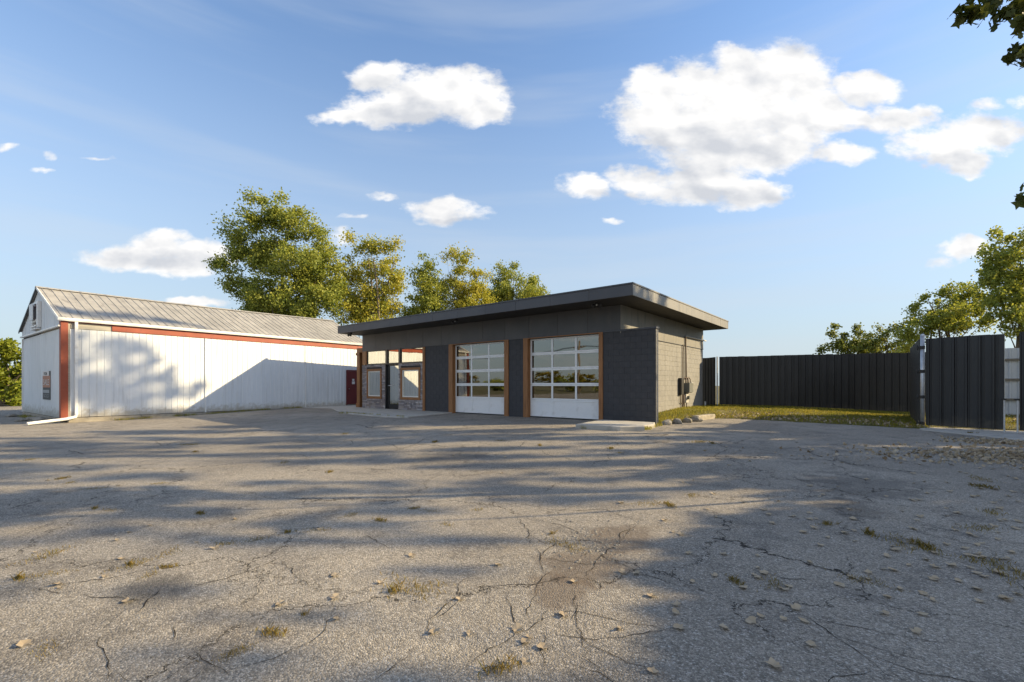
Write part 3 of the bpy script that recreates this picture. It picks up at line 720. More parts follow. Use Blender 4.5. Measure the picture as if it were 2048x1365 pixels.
# ------------------------------------------------------------------ the white barn
BR = rad(3.5); BL = 13.85; BW_ = 7.6
barn = empty('barn', (-24.40, 2.80, 0), BR, 'long white metal-sided barn with rusty ribbed gable roof and red trim', 'barn')
def bb(name, mat, *b, c=0.0): return boxo(name, mat, barn, *b, c=c)
ribs = []
def ribline(w_, pitch, h_, off=.0):
    pts = [(0, 0)]; x = off + pitch * .5
    while x < w_ - .03:
        pts += [(x - .022, 0), (x - .012, h_), (x + .012, h_), (x + .022, 0)]; x += pitch
    pts.append((w_, 0)); return pts
# long wall panels (facing +x)
PW = .915
def wall_panel(y0, y1, z0, z1, xo=0.0):
    m = MB(); ln = ribline(y1 - y0 - .004, .229, .016)
    m.sheet(ln, (xo, y0 + .002, z0), (0, 1, 0), (1, 0, 0), (0, 0, z1 - z0), .004); m.build('siding_panel', M['siding'], barn)
y = .22; k = 0
while y < 12.35:
    y1 = min(y + PW, 12.38)
    xo = .012 if (y > 4.85 and y < 9.8) else 0.0
    wall_panel(y, y1, .0 + R_.uniform(-.004, .004), 3.42, xo); y = y1; k += 1
wall_panel(13.40, BL, .0, 3.42)
wall_panel(12.38, 13.40, 2.16, 3.42)
bb('wall_core', M['oldboard'], -.12, -.012, .1, BL, .0, 3.74)
for yy in (4.86, 9.80): bb('seam_trim', M['trim_white'], -.005, .045, yy - .03, yy + .03, -.02, 3.42, c=.004)
# red upper rail, board, gutter
bb('red_rail', M['red'], -.01, .03, 1.47, BL, 3.44, 3.66, c=.004)
bb('red_fascia', M['red'], -.011, .018, .15, BL, 3.665, 3.76)
bb('board', M['oldboard'], -.011, .012, .24, 1.30, 3.44, 3.60)
bb('corner_column', M['red'], -.22, .035, -.05, .16, -.06, 3.74, c=.006)
gm = MB(); pr = [(0, 0), (.11, 0), (.13, .05), (.13, .12), (.12, .12), (.115, .06), (.10, .015), (.0, .015)]
gm.prism(pr, (.03, -.12, 3.70), (1, 0, 0), (0, 0, 1), (0, BL + .25, 0)); gm.build('gutter', M['trim_white'], barn)
dm = MB(); dm.box(.045, .125, .33, .43, .10, 3.70, c=.01)
dm.build('downspout', M['trim_white'], barn)
dm = MB(); dm.prism([(-.04, -.035), (.04, -.035), (.04, .035), (-.04, .035)], (.085, .38, .14), (0, 0, 1), (.7, .7, 0), (1.25, -1.05, -.34)) if False else None
dm = MB(); dm.tube([(.085, .38, .16), (.09, .36, .02), (.30, .05, -.04), (.62, -1.02, -.13)], .055, 8)
dm.build('downspout_elbow', M['trim_white'], barn)
# foundation
for (a, b) in run(.15, BL, 2.4):
    bb('foundation_block', M['concrete_old'], -.16, .06 + R_.uniform(-.02, .02), a + .004, b - .004, -.5, -.02 + R_.uniform(-.01, .0), c=.02)
for (a, b) in run(-BW_, -.2, 1.9):
    bb('foundation_block', M['concrete_old'], a + .004, b - .004, -.03, .16, -.5, -.03, c=.02)
# red door in the long wall
dr = empty('side_door'); dr.parent = barn; dr['label'] = 'dark red door with paper notices'
m = MB(); m.box(.0, .035, 12.47, 13.31, .09, 2.06, c=.004); m.build('door_leaf', M['red_dark'], dr)
m = MB()
for q in ((12.39, 12.465, .0, 2.15), (13.315, 13.39, .0, 2.15), (12.465, 13.315, 2.07, 2.15)): m.box(-.02, .05, q[0], q[1], q[2], q[3])
m.build('door_frame', M['red_dark'], dr)
m = MB(); m.box(-.02, .09, 12.40, 13.38, -.02, .08); m.build('sill', M['timber'], dr)
m = MB(); m.box(.036, .039, 12.78, 12.93, 1.50, 1.62); m.box(.036, .039, 12.76, 12.96, 1.30, 1.47); m.build('notice', M['paper'], dr)
m = MB(); m.tube([(.035, 12.56, 1.02), (.09, 12.56, 1.02)], .028, 10); m.build('knob', M['steel'], dr)
# gable wall (facing -y)
RZ = 5.38; MID = -BW_ / 2; EZ = 3.78
def roof_z(x): return EZ + (RZ - EZ) * (1 - abs(x - MID) / (BW_ / 2))
def gable_panel(x0, x1, z0, z1f, yo, top=False):
    m = MB(); w_ = x1 - x0; ln = ribline(w_ - .004, .229, .014)
    b = 0; n_ = len(ln)
    fr = [(x0 + .002 + a, yo - c) for a, c in ln]
    m.v = [(a, c, z0) for a, c in fr] + [(a, c, z1f(a)) for a, c in fr] + [(a, c + .004, z0) for a, c in fr] + [(a, c + .004, z1f(a)) for a, c in fr]
    for i in range(n_ - 1):
        m.f += [(i, i+1, n_+i+1, n_+i), (2*n_+i+1, 2*n_+i, 3*n_+i, 3*n_+i+1), (i+1, i, 2*n_+i, 2*n_+i+1), (n_+i, n_+i+1, 3*n_+i+1, 3*n_+i)]
    m.f += [(0, n_, 3*n_, 2*n_), (n_-1, 3*n_-1, 4*n_-1, 2*n_-1)]
    m.build('siding_panel', M['siding_gable'], barn)
x = -BW_ + .02
while x < -.24:
    x1 = min(x + PW, -.235)
    gable_panel(x, x1, -.01, lambda a: 3.42, -.012 if x > -4.3 else .0)
    x = x1
x = -BW_ - .02
while x < -.01:
    x1 = min(x + PW, .0)
    if x < MID < x1: x1 = MID
    gable_panel(x, x1, 3.56, lambda a: roof_z(a) - .02, -.045); x = x1
bb('gable_ledge', M['trim_white'], -BW_ - .03, .0, -.12, .0, 3.48, 3.545, c=.006)
bb('gable_core', M['oldboard'], -BW_ + .05, -.22, .02, .12, -.02, 3.5)
m = MB(); m.poly([(-BW_ + .02, -.02, 3.5), (-.02, -.02, 3.5), (MID, -.02, RZ - .06)]); m.poly([(-BW_ + .02, .06, 3.5), (MID, .06, RZ - .06), (-.02, .06, 3.5)]); m.build('gable_backing', M['oldboard'], barn)
# louvred loft opening with a hanging shutter
lo = empty('loft_window'); lo.parent = barn
xa, xb, za, zb = MID - .72, MID + .48, 3.70, 4.80
m = MB()
for q in ((xa, xb, zb - .10, zb), (xb - .26, xb, za, zb - .101), (xa, xa + .1, za, zb - .101), (xa + .1, xb - .261, 3.95, 4.05)): m.box(q[0], q[1], -.17, -.05, q[2], q[3], c=.006)
m.build('frame', M['trim_white'], lo)
m = MB(); m.box(xa + .1, xb - .262, -.12, -.06, 4.06, zb - .102); m.build('opening', M['red_dark'], lo)
m = MB(); m.box(xa + .08, xb - .40, -.26, -.235, 4.02, zb - .08, c=.004); m.box(xa + .1, xb - .42, -.234, -.171, zb - .2, zb - .16); m.build('shutter', M['fence_white'], lo)
m = MB(); m.box(xa + .0, xb - .1, -.22, -.05, 3.62, 3.66); m.box(xa + .0, xb - .1, -.20, -.171, 3.74, 3.79); m.build('sill', M['trim_white'], lo)
bb('dark_gap', M['soffit'], -BW_ + .05, -3.9, -.005, .015, 3.425, 3.479)
bb('left_trim', M['trim_white'], -BW_ - .02, -BW_ + .06, -.055, .02, -.02, 3.44)
# rear and left walls
bb('rear_wall', M['siding_gable'], -BW_, -.13, BL - .05, BL, -.1, 3.9)
bb('rear_wall', M['siding_gable'], -BW_ + .0, -BW_ + .04, .13, BL - .06, -.1, 3.74)
m = MB(); m.poly([(-BW_, BL, 3.9), (0, BL, 3.9), (MID, BL, RZ + .05)]); m.build('rear_gable', M['siding_gable'], barn)
# roof panels: ribs run from eave to ridge, ridge line rises a touch and sags
def ridge_dz(y): return .16 * (y / BL) - .05 * math.sin(math.pi * y / BL)
def roof_side(sgn):
    y = -.14; k = 0
    while y < BL + .12:
        y1 = min(y + .92, BL + .14); ln = ribline(y1 - y - .003, .305, .022)
        ex = (.16 if sgn > 0 else -BW_ - .16); ez = EZ - .04 + .05
        m = MB(); n_ = len(ln); fr = []; tk = .01
        j = R_.uniform(-.006, .006); jr = R_.uniform(-.02, .02)
        for r_, (xx, zz) in enumerate(((ex + jr * sgn, ez), ((ex + MID) / 2, None), (MID, RZ + .06))):
            for a, c in ln:
                yy = y + a; top = RZ + .06 + ridge_dz(yy)
                z_ = ez if r_ == 0 else ((ez + top) / 2 - .015 if r_ == 1 else top)
                fr.append((xx, yy, z_ + c + j))
        m.v = fr + [(p[0], p[1], p[2] - tk) for p in fr]; N = len(fr)
        for r_ in range(2):
            for i in range(n_ - 1):
                a0 = r_*n_+i; q = (a0, a0+1, a0+n_+1, a0+n_)
                m.f.append(q); m.f.append(tuple(N + t_i for t_i in q[::-1]))
        for i in range(n_ - 1): m.f.append((i+1, i, N+i, N+i+1))
        for r_ in range(2): m.f.append((r_*n_, (r_+1)*n_, N+(r_+1)*n_, N+r_*n_)); m.f.append(((r_+1)*n_-1+0, N+(r_+1)*n_-1, N+(r_+2)*n_-1, (r_+2)*n_-1))
        m.build('roof_panel', M['barnroof'], barn); y = y1; k += 1
roof_side(1); roof_side(-1)
m = MB(); segs_ = 14
for i in range(segs_):
    ya, yb = -.16 + (BL + .32) * i / segs_, -.16 + (BL + .32) * (i+1) / segs_
    za_, zb_ = RZ + .085 + ridge_dz(ya), RZ + .085 + ridge_dz(yb)
    b0 = len(m.v); m.v += [(MID - .18, ya, za_ - .06), (MID, ya, za_ + .02), (MID + .18, ya, za_ - .06), (MID - .18, yb, zb_ - .06), (MID, yb, zb_ + .02), (MID + .18, yb, zb_ - .06)]
    m.f += [(b0, b0+1, b0+4, b0+3), (b0+1, b0+2, b0+5, b0+4)]
m.build('ridge_cap', M['barnroof'], barn)
for sgn in (1, -1):
    ex = .16 if sgn > 0 else -BW_ - .16
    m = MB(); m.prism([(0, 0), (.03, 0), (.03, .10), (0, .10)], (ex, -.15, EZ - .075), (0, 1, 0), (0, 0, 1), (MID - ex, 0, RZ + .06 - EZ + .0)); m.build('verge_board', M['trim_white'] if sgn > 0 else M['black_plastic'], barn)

# poster on the gable
po = empty('poster', tuple(barn.matrix_world @ Vector((0, 0, 0))), 0)
po.parent = None
def bl2w(x, y, z=0): return (-24.40 + math.cos(BR) * x - math.sin(BR) * y, 2.80 + math.sin(BR) * x + math.cos(BR) * y, z)
po.location = bl2w(-2.45, -.033, .65); po.rotation_euler = (0, 0, BR)
tag(po, 'faded black and orange for sale poster fixed to the white barn gable', 'poster')
cm = lambda n_, c1, c2: vary(n_, c1, c2, 6, .6)
P_blk = cm('poster black', (.02, .024, .028), (.04, .045, .05)); P_or = cm('poster faded orange', (.30, .13, .085), (.42, .20, .12)); P_wh = cm('poster white', (.55, .53, .52), (.68, .66, .64)); P_gr = cm('poster grey', (.22, .24, .26), (.32, .34, .36))
def pb(name, mat, x0, x1, z0, z1, dpt): return boxo(name, mat, po, x0, x1, -dpt, -dpt + .004 if dpt > .008 else 0, z0, z1)
pb('board', P_blk, -.70, .70, 0, 1.17, .006)
pb('orange_band', P_or, -.70, .70, .50, .98, .010)
pb('white_band', P_wh, -.70, .45, .98, 1.17, .010)
pb('grey_band', P_gr, -.70, .50, .27, .40, .010)
def text(name, body, size, x, z, mat, par, dpt, sx=1.0):
    cu = bpy.data.curves.new(name, 'FONT'); cu.body = body; cu.size = size; cu.align_x = 'CENTER'; cu.extrude = .001; cu.materials.append(mat)
    tmp = bpy.data.objects.new(name, cu); C.objects.link(tmp); bpy.context.view_layer.update()
    me = bpy.data.meshes.new_from_object(tmp.evaluated_get(bpy.context.evaluated_depsgraph_get())); bpy.data.objects.remove(tmp); me.name = name
    o = bpy.data.objects.new(name, me); C.objects.link(o); o.parent = par; o.location = (x, -dpt, z); o.rotation_euler = (rad(90), 0, 0); o.scale = (sx, 1, 1); return o
text('lettering', 'FOR', .17, -.15, 1.01, P_blk, po, .016, 1.9)
text('lettering', 'SALE', .34, -.02, .60, P_wh, po, .016, 1.5)
text('lettering', 'SOLD', .20, -.02, .09, P_gr, po, .012, 2.0)

# rubble beside the gable
def rock_mesh(seed, sx, sy, sz):
    rr = random.Random(seed); import bmesh
    bm = bmesh.new(); bmesh.ops.create_icosphere(bm, subdivisions=2, radius=1)
    o3 = Vector((seed * 3.1, 1, 2))
    for v in bm.verts:
        k = 1 + .30 * mnoise.noise(v.co * 1.1 + o3) + .10 * mnoise.noise(v.co * 3 + o3)
        c = v.co * k; v.co = Vector((c.x * sx, c.y * sy, c.z * sz))
    me = bpy.data.meshes.new('rock'); bm.to_mesh(me); bm.free(); me.materials.append(M['rock']); return me
for i, (x, y, sx, sy, sz, lab) in enumerate(((-25.9, 2.35, .34, .26, .15, 'largest grey rubble rock at the foot of the white gable near the downspout'), (-27.3, 2.25, .24, .18, .10, 'flat grey rubble rock at the middle of the gable foot'),
                                    (-26.6, 1.9, .20, .16, .07, 'small rubble rock lying farthest out from the white gable'), (-31.0, 1.9, .28, .2, .10, 'rubble rock at the far left corner of the white gable'))):
    o = link('rock', rock_mesh(i + 1, sx, sy, sz), None, (x, y, zg(x, y) + sz * .4), i); tag(o, lab, 'rock', 'rubble rocks by the gable')
# row of rounded border stones by the wing wall
spots = [((1320, 850), .20), ((1335, 846), .21), ((1344, 844), .19), ((1353, 842), .20)]
labs = ['rounded border stone nearest the dark wing wall', 'second rounded border stone from the wing wall', 'third rounded border stone from the wing wall', 'last rounded border stone beside the flat kerb piece']
for i, ((px, py), s) in enumerate(spots):
    x, y = -5.35 + .10 * i, 14.35 + .62 * i
    o = link('border_stone', rock_mesh(20 + i, s * .72, s * 1.05, s * .58), None, (x, y, .05), rad(30 * i)); tag(o, labs[i], 'stone', 'rounded border stones along the lawn')
kb = MB(); kb.box(-.12, .12, -.75, .75, -.08, .14, c=.03); o = kb.build('kerb_piece', M['concrete_old'], None, (-5.12, 17.35, .03), rad(-6)); tag(o, 'weathered concrete kerb piece at the edge of the lawn', 'kerb')

# ------------------------------------------------------------------ fences
def fence_line(x, pitch):
    return [(0, 0), (.03, .0), (.045, .036), (.085, .036), (.10, 0), (pitch * .5 - .01, 0), (pitch * .5, .006), (pitch * .5 + .02, .006), (pitch * .5 + .03, 0), (pitch, 0)]
def fence_run(name, A, B, z0f, z1f, mat, label, cat, group=None, pitch=.27, rails=(), posts=(), rail_side=-1, base=None):
    """a run of ribbed sheets from A to B; faces the camera side (right-hand normal)"""
    A, B = Vector((A[0], A[1], 0)), Vector((B[0], B[1], 0)); L = (B - A).length; ax = (B - A) / L; nr = Vector((ax.y, -ax.x, 0))
    r = empty(name, (A.x, A.y, 0), math.atan2(ax.y, ax.x), label, cat, group)
    n_ = int(round(L / pitch)); p = L / n_
    for i in range(n_):
        s = i * p; m = MB(); j = R_.uniform(-.014, .010) * (1 if name == 'metal_fence' else .4)
        m.sheet(fence_line(0, p), (s, j * .3, z0f(s / L)), (1, 0, 0), (0, -1, 0), (0, 0, z1f(s / L) - z0f(s / L) + j), .004)
        m.build('fence_panel', mat, r)
    for zr in rails:
        m = MB(); yy = (.01, .05) if rail_side < 0 else (-.075, -.032); m.box(0, L, yy[0], yy[1], zr, zr + .09); m.build('rail', M['timber'], r)
    for s in posts:
        m = MB(); m.box(s - .05, s + .05, .055, .155, -.2, z1f(s / L) - .05); m.build('post', M['timber'], r)
    return r
f0 = fence_run('metal_fence', (-6.32, 23.85), (-1.05, 25.45), lambda t: .30 - .12 * t, lambda t: 2.64, M['fence'], 'long black ribbed metal fence behind the lawn, stepping down to the right', 'fence', rails=(.6, 1.5, 2.35), posts=(.1, 2.6, 5.3))
f1 = fence_run('metal_fence', (-1.12, 25.435), (3.0, 26.7), lambda t: .0, lambda t: 2.64, M['fence'], 'lower section of black ribbed metal fence right of the step', 'fence', rails=(.6, 1.5, 2.35), posts=(1.2, 3.8))
f2 = fence_run('metal_fence', (3.02, 26.72), (9.5, 28.6), lambda t: .0, lambda t: 2.74, M['fence_white'], 'pale metal fence with timber rails seen through the gate gap', 'fence', rails=(.62, 1.42, 2.22), posts=(), rail_side=1)
# small return fence at the building's back corner
f3 = fence_run('metal_fence', at(1403, HOR, 22.9)[:2], at(1431, HOR, 21.9)[:2], lambda t: .18, lambda t: 2.58, M['fence'], 'narrow black fence return beside the back corner of the garage', 'fence', pitch=.22)
m = MB(); m.tube([(0, 0, 0), (0, 0, 2.5)], .035, 10); o = m.build('fence_post', M['galv'], None, (*at(1434.5, HOR, 21.9)[:2], .1)); tag(o, 'slim galvanised fence post near the back corner of the garage', 'post')
# opened gate leaf, running away from the camera along x = .78
def gate(name, A, B, z0, z1, label, pitch=.25, frame=True, hinge_at=0, n_h=4):
    r = fence_run(name, A, B, lambda t: z0, lambda t: z1, M['fence'], label, 'gate', 'black ribbed metal gates', pitch=pitch)
    L = math.hypot(B[0]-A[0], B[1]-A[1]); m = MB()
    for (a, b, c_, d_) in ((0, L, z0 + .02, z0 + .07), (0, L, z1 - .09, z1 - .04), (0, .05, z0 + .071, z1 - .091), (L - .05, L, z0 + .071, z1 - .091)): m.box(a, b, .006, .055, c_, d_)
    m.build('gate_frame', M['galv'], r); return r, L
g1, L1 = gate('gate_leaf', (.74, 22.9), (.80, 18.25), .08, 2.62, 'black gate leaf swung open beside the lawn, seen edge on')
g2, L2 = gate('gate_leaf', (.90, 17.98), (2.42, 17.55), .08, 2.60, 'black ribbed gate leaf standing between the hinge post and the gap', .245)
g3, L3 = gate('gate_leaf', (2.68, 17.50), (5.6, 16.7), .08, 2.62, 'black ribbed gate leaf at the right edge of the photo', .245)
gp_ = empty('gate_post', (.835, 18.06, -.05), 0, 'galvanised gate post with four black hinges', 'post')
m = MB(); m.tube([(0, 0, 0), (0, 0, 2.74)], .052, 14); m.build('pipe', M['galv'], gp_, smooth=True)
m = MB(); m.tube([(0, 0, 2.74), (0, 0, 2.78), (0, 0, 2.80)], [.058, .045, .01], 12); m.build('post_cap', M['galv'], gp_)
for zz in (.18, .95, 1.70, 2.40):
    m = MB(); m.tube([(-.01, 0, zz - .045), (-.01, 0, zz + .045)], .068, 12); m.box(-.13, -.04, .02, .10, zz - .03, zz + .03, c=.01); m.tube([(-.11, .06, zz - .07), (-.11, .06, zz + .07)], .022, 8); m.build('hinge', M['black_plastic'], gp_)
def drop_rod(x, y, lab):
    r = empty('gate_stop', (x, y, 0), 0, lab, 'gate stop', 'gate stops either side of the gap')
    m = MB(); m.tube([(0, 0, -.1), (0, 0, .86)], .019, 10); m.build('pipe', M['galv'], r)
    m = MB(); m.tube([(0, 0, .86), (0, 0, .90)], .04, 10); m.box(-.07, .04, -.012, .012, .875, .90, c=.004); m.build('latch', M['black_plastic'], r)
drop_rod(2.38, 17.28, 'pipe gate stop at the left of the gap'); drop_rod(2.60, 17.18, 'brighter pipe gate stop at the right of the gap')

# ------------------------------------------------------------------ trees
def leaves_mesh(name, cen, size, mat, seed, shape='kite', droop=.25):
    rg = np.random.default_rng(seed); n = len(cen)
    nrm = rg.normal(size=(n, 3)); nrm[:, 2] += .35; nrm /= np.linalg.norm(nrm, axis=1, keepdims=True)
    a = rg.normal(size=(n, 3)); a[:, 2] -= droop; a -= nrm * (a * nrm).sum(1, keepdims=True); a /= np.linalg.norm(a, axis=1, keepdims=True)
    b = np.cross(nrm, a); s = size * rg.uniform(.65, 1.3, (n, 1))
    if shape == 'kite':
        prof = [(-.5, 0, 0), (.05, .42, .06), (.6, 0, -.08), (.05, -.42, .06)]
    else:   # lobed leaf outline
        prof = [(-.5, 0, 0), (-.32, .30, .04), (-.02, .26, .02), (.06, .52, -.03), (.28, .20, .02), (.62, 0, -.10), (.28, -.20, .02), (.06, -.52, -.03), (-.02, -.26, .02), (-.32, -.30, .04)]
    k = len(prof); V = np.empty((n, k, 3))
    for i, (p, q, r) in enumerate(prof): V[:, i] = cen + (a * p + b * q + nrm * r) * s
    me = bpy.data.meshes.new(name); me.vertices.add(n * k); me.vertices.foreach_set('co', V.reshape(-1).astype(np.float32))
    me.loops.add(n * k); me.loops.foreach_set('vertex_index', np.arange(n * k, dtype=np.int32))
    me.polygons.add(n); me.polygons.foreach_set('loop_start', (np.arange(n) * k).astype(np.int32)); me.polygons.foreach_set('loop_total', np.full(n, k, dtype=np.int32))
    me.materials.append(mat); me.update(calc_edges=True); return me
def make_tree(name, label, cat, base, lobes, mat, leaf, rc=.5, per=34, fill=.55, seed=0, trunk=.22, group=None, stems=1, shape='kite', limbs=22, ztop=None):
    """lobes: (x, y, z, rx, ry, rz) in metres; rx, ry run across and along the lot's view heading"""
    rg = np.random.default_rng(seed + 100); bx, by, bz = base
    cl = []
    for (x, y, z, rx, ry, rz) in lobes:
        vol = rx * ry * rz * 4.19; k = max(3, int(fill * vol / (rc ** 3 * 4.19) * 1.0))
        d = rg.normal(size=(k, 3)); d /= np.linalg.norm(d, axis=1, keepdims=True); r = rg.uniform(0, 1, (k, 1)) ** (1 / 2.4)
        o3 = d * r * np.array([rx, ry, rz]); cl.append(np.array([x, y, z]) + np.c_[CS * o3[:, 0] - SN * o3[:, 1], SN * o3[:, 0] + CS * o3[:, 1], o3[:, 2]])
    cl = np.concatenate(cl); n = len(cl)
    cnt = rg.integers(int(per * .5), int(per * 1.5), n)
    idx = np.repeat(np.arange(n), cnt); rs_ = rc * rg.uniform(.6, 1.25, n)
    off = rg.normal(size=(len(idx), 3)) * .48; off[:, 2] *= .8
    cen = cl[idx] + off * rs_[idx][:, None] - np.array(base)
    root = empty(name, base, 0, label, cat, group)
    link('crown', leaves_mesh('crown', cen, leaf, mat, seed, shape), root)
    cl_l = cl - np.array(base); cm_ = cl_l.mean(0); zt = ztop or cl_l[:, 2].max() * .86
    m = MB(); rr = random.Random(seed)
    for s in range(stems):
        tx, ty = (cm_[0] + rr.uniform(-1, 1) * (stems > 1) * 1.6, cm_[1] + rr.uniform(-1, 1) * (stems > 1) * 1.2)
        sx, sy = (rr.uniform(-.5, .5), rr.uniform(-.5, .5)) if stems > 1 else (0, 0)
        pts = []; rad_ = []
        for i in range(9):
            t = i / 8; wob_ = .22 * math.sin(t * 6 + s + seed)
            pts.append((sx + (tx - sx) * t ** 1.3 + wob_, sy + (ty - sy) * t ** 1.3 + .7 * wob_, -.35 + (zt + .35) * t)); rad_.append(trunk * (1.25 if i == 0 else 1) * (1 - .88 * t))
        m.tube(pts, rad_, 9)
        ids = rg.choice(n, min(n, limbs // stems), replace=False)
        for c in cl_l[ids]:
            t = max(.18, min(.92, (c[2] - .25 * math.hypot(c[0]-tx, c[1]-ty) * 2 ) / zt)); i = min(7, int(t * 8))
            p0 = Vector(pts[i]); p1 = Vector(c); mid_ = (p0 + p1) * .5 + Vector((rr.uniform(-.2, .2), rr.uniform(-.2, .2), -.12 * (p1-p0).length))
            r0 = max(.02, rad_[i] * .42); m.tube([p0, p0.lerp(mid_, .5) + Vector((0, 0, -.03)), mid_, mid_.lerp(p1, .5), p1], [r0, r0 * .75, r0 * .55, r0 * .35, .008], 6, caps=False)
    m.build('trunk', M['bark'], root, smooth=True)
    return root
def px_lobes(lst, d, depth=1.0, seed=0):
    rr = random.Random(seed); out = []
    for (px, py, rx, ry) in lst:
        a, b = rx / FPX * d, ry / FPX * d; dd = d + rr.uniform(-.5, .5) * a
        x, y, z = at(px, py, dd); r = (a + b) / 2 * depth; m_ = max(a, .1)
        out.append((x, y, z, (a + r) / 2, (a + r) / 2, b))
    return out
gl_z = -.25
def base_at(px, d): x, y, _ = at(px, HOR, d); return (x, y, gl_z)
T1 = [(630,610,50,40),(560,640,80,24),(680,560,24,30),(540,425,50,34),(485,455,34,34),(590,448,44,34),(640,492,34,42),(520,508,64,44),(600,528,60,52),(472,522,30,26),(486,585,34,40),(560,596,66,44),(640,572,36,46),(432,526,14,7),(600,625,60,24),(672,600,20,36),(500,632,30,18),(545,640,60,16)]
make_tree('poplar_tree', 'tallest and broadest green-yellow poplar rising behind the white barn roof', 'tree', base_at(572, 38), px_lobes(T1, 38, .9, 1), LEAF_GY, .16, .80, 260, 1.75, 1, .34, 'poplar trees behind the buildings', limbs=40)
T2 = [(700,545,30,40),(770,600,44,36),(700,610,34,40),(702,500,19,28),(742,492,24,28),(785,498,20,26),(762,545,44,40),(716,575,26,36),(790,575,20,36),(742,622,56,34),(700,625,24,28),(760,510,30,20),(690,590,20,24),(760,655,50,24)]
make_tree('poplar_tree', 'loose yellow-green poplar just right of the tallest one, above the left roof corner', 'tree', base_at(742, 40), px_lobes(T2, 40, .9, 2), LEAF_Y, .155, .72, 170, 1.35, 2, .26, 'poplar trees behind the buildings', stems=3, limbs=45)
T3 = [(850,570,34,40),(850,640,50,24),(870,610,34,34),(850,524,24,20),(832,556,16,22),(862,555,20,24),(848,602,30,30),(832,622,20,26),(880,600,20,30),(815,640,24,22)]
make_tree('poplar_tree', 'thin green poplar in the middle of the row, left of the golden one', 'tree', base_at(848, 43), px_lobes(T3, 43, .9, 3), LEAF_GY, .155, .66, 160, 1.35, 3, .20, 'poplar trees behind the buildings', stems=2, limbs=30)
T4 = [(930,590,44,34),(970,605,20,24),(906,512,20,20),(932,538,28,28),(958,556,14,28),(900,566,24,28),(925,598,34,22),(962,590,18,26),(890,605,24,22),(930,620,44,18)]
make_tree('poplar_tree', 'most golden yellow poplar in the row, pointed crown above the garage roof', 'tree', base_at(920, 44), px_lobes(T4, 44, .9, 4), LEAF_Y, .155, .66, 170, 1.4, 4, .22, 'poplar trees behind the buildings', stems=2, limbs=34)
T5 = [(1010,575,30,28),(1060,590,34,22),(1000,605,44,18),(995,542,16,24),(1028,552,24,20),(1064,556,18,22),(1040,585,42,20),(1000,590,26,24),(1070,580,18,16),(975,600,18,18)]
make_tree('poplar_tree', 'rightmost and lowest poplar of the row behind the garage roof', 'tree', base_at(1030, 47), px_lobes(T5, 47, .9, 5), LEAF_GY, .16, .66, 165, 1.4, 5, .22, 'poplar trees behind the buildings', stems=2, limbs=30)
# right side
T6 = [(1682,682,24,22),(1722,672,24,24),(1700,700,50,20),(1650,702,10,10),(1668,665,12,12)]
make_tree('bushy_tree', 'dark green bushy tree at the left end of the greenery above the black fence', 'tree', base_at(1700, 35), px_lobes(T6, 35, .9, 6), LEAF_G, .15, .42, 90, .95, 6, .12, stems=3, limbs=24)
T7 = [(1765,662,26,24),(1750,690,36,20),(1800,690,30,24)]
make_tree('bushy_tree', 'dark green bushy tree just right of the leftmost bush above the black fence', 'tree', base_at(1768, 33), px_lobes(T7, 33, .9, 7), LEAF_G, .15, .42, 90, .95, 7, .12, stems=3, limbs=24)
T8 = [(1880,640,60,26),(1930,610,50,30),(1820,670,34,22),(1826,618,30,12),(1862,598,34,10),(1905,578,40,12),(1945,572,28,12),(1818,645,26,10),(1870,636,44,12),(1920,622,44,12),(1850,668,34,12),(1905,655,40,10),(1955,650,30,14),(1960,610,28,10),(1945,682,30,10)]
make_tree('honey_locust_tree', 'airy layered olive tree with flat spreading branches above the black gate', 'tree', base_at(1895, 30), px_lobes(T8, 30, .8, 8), LEAF_GY, .13, .38, 80, 1.25, 8, .14, stems=4, limbs=60)
T9 = [(2030,520,60,50),(2010,580,50,50),(2050,630,60,50),(1985,478,26,28),(2035,470,30,26),(2000,530,44,44),(2055,545,44,50),(1980,560,20,26),(2022,605,46,38),(2070,620,44,50),(2000,640,24,20)]
make_tree('poplar_tree', 'tall yellow-green tree cut by the right edge of the photo above the gates', 'tree', base_at(2052, 27), px_lobes(T9, 27, .85, 9), LEAF_GY, .15, .46, 80, .85, 9, .20, limbs=50)
T10 = [(1812,702,22,12),(1790,706,14,8)]
make_tree('yellow_bush', 'small bright yellow bush peeping over the fence beside the open gate leaf', 'bush', base_at(1812, 29), px_lobes(T10, 29, .9, 10) + [(*uv(24.8, 29, 1.6), 1.2, 1.2, 1.3)], LEAF_Y, .18, .35, 44, .6, 10, .06, stems=3, limbs=12)
T11 = [(22,698,30,26),(-12,705,30,30),(34,730,22,24),(5,752,40,34),(36,780,20,26),(0,800,44,30),(34,815,22,20)]
make_tree('leafy_bush', 'bright green bushy tree left of the white barn gable', 'bush', base_at(8, 33), px_lobes(T11, 33, .9, 11), LEAF_L, .20, .5, 90, 1.4, 11, .14, stems=3, limbs=24)
T12 = [(-50,720,34,50),(-95,740,40,50),(-140,700,50,70)]
make_tree('leafy_bush', 'green bushy tree at the far left edge of the photo', 'bush', base_at(-80, 35), px_lobes(T12, 35, .9, 12), LEAF_L, .26, .5, 40, .5, 12, .16, stems=2, limbs=20)
T13 = [(60,790,30,26),(30,812,40,20),(110,770,30,30),(-20,815,40,20)]
make_tree('leafy_bush', 'dark undergrowth bush behind the left corner of the white barn', 'bush', base_at(50, 40), px_lobes(T13, 40, .9, 13), LEAF_G, .26, .5, 46, .55, 13, .10, stems=2, limbs=16)

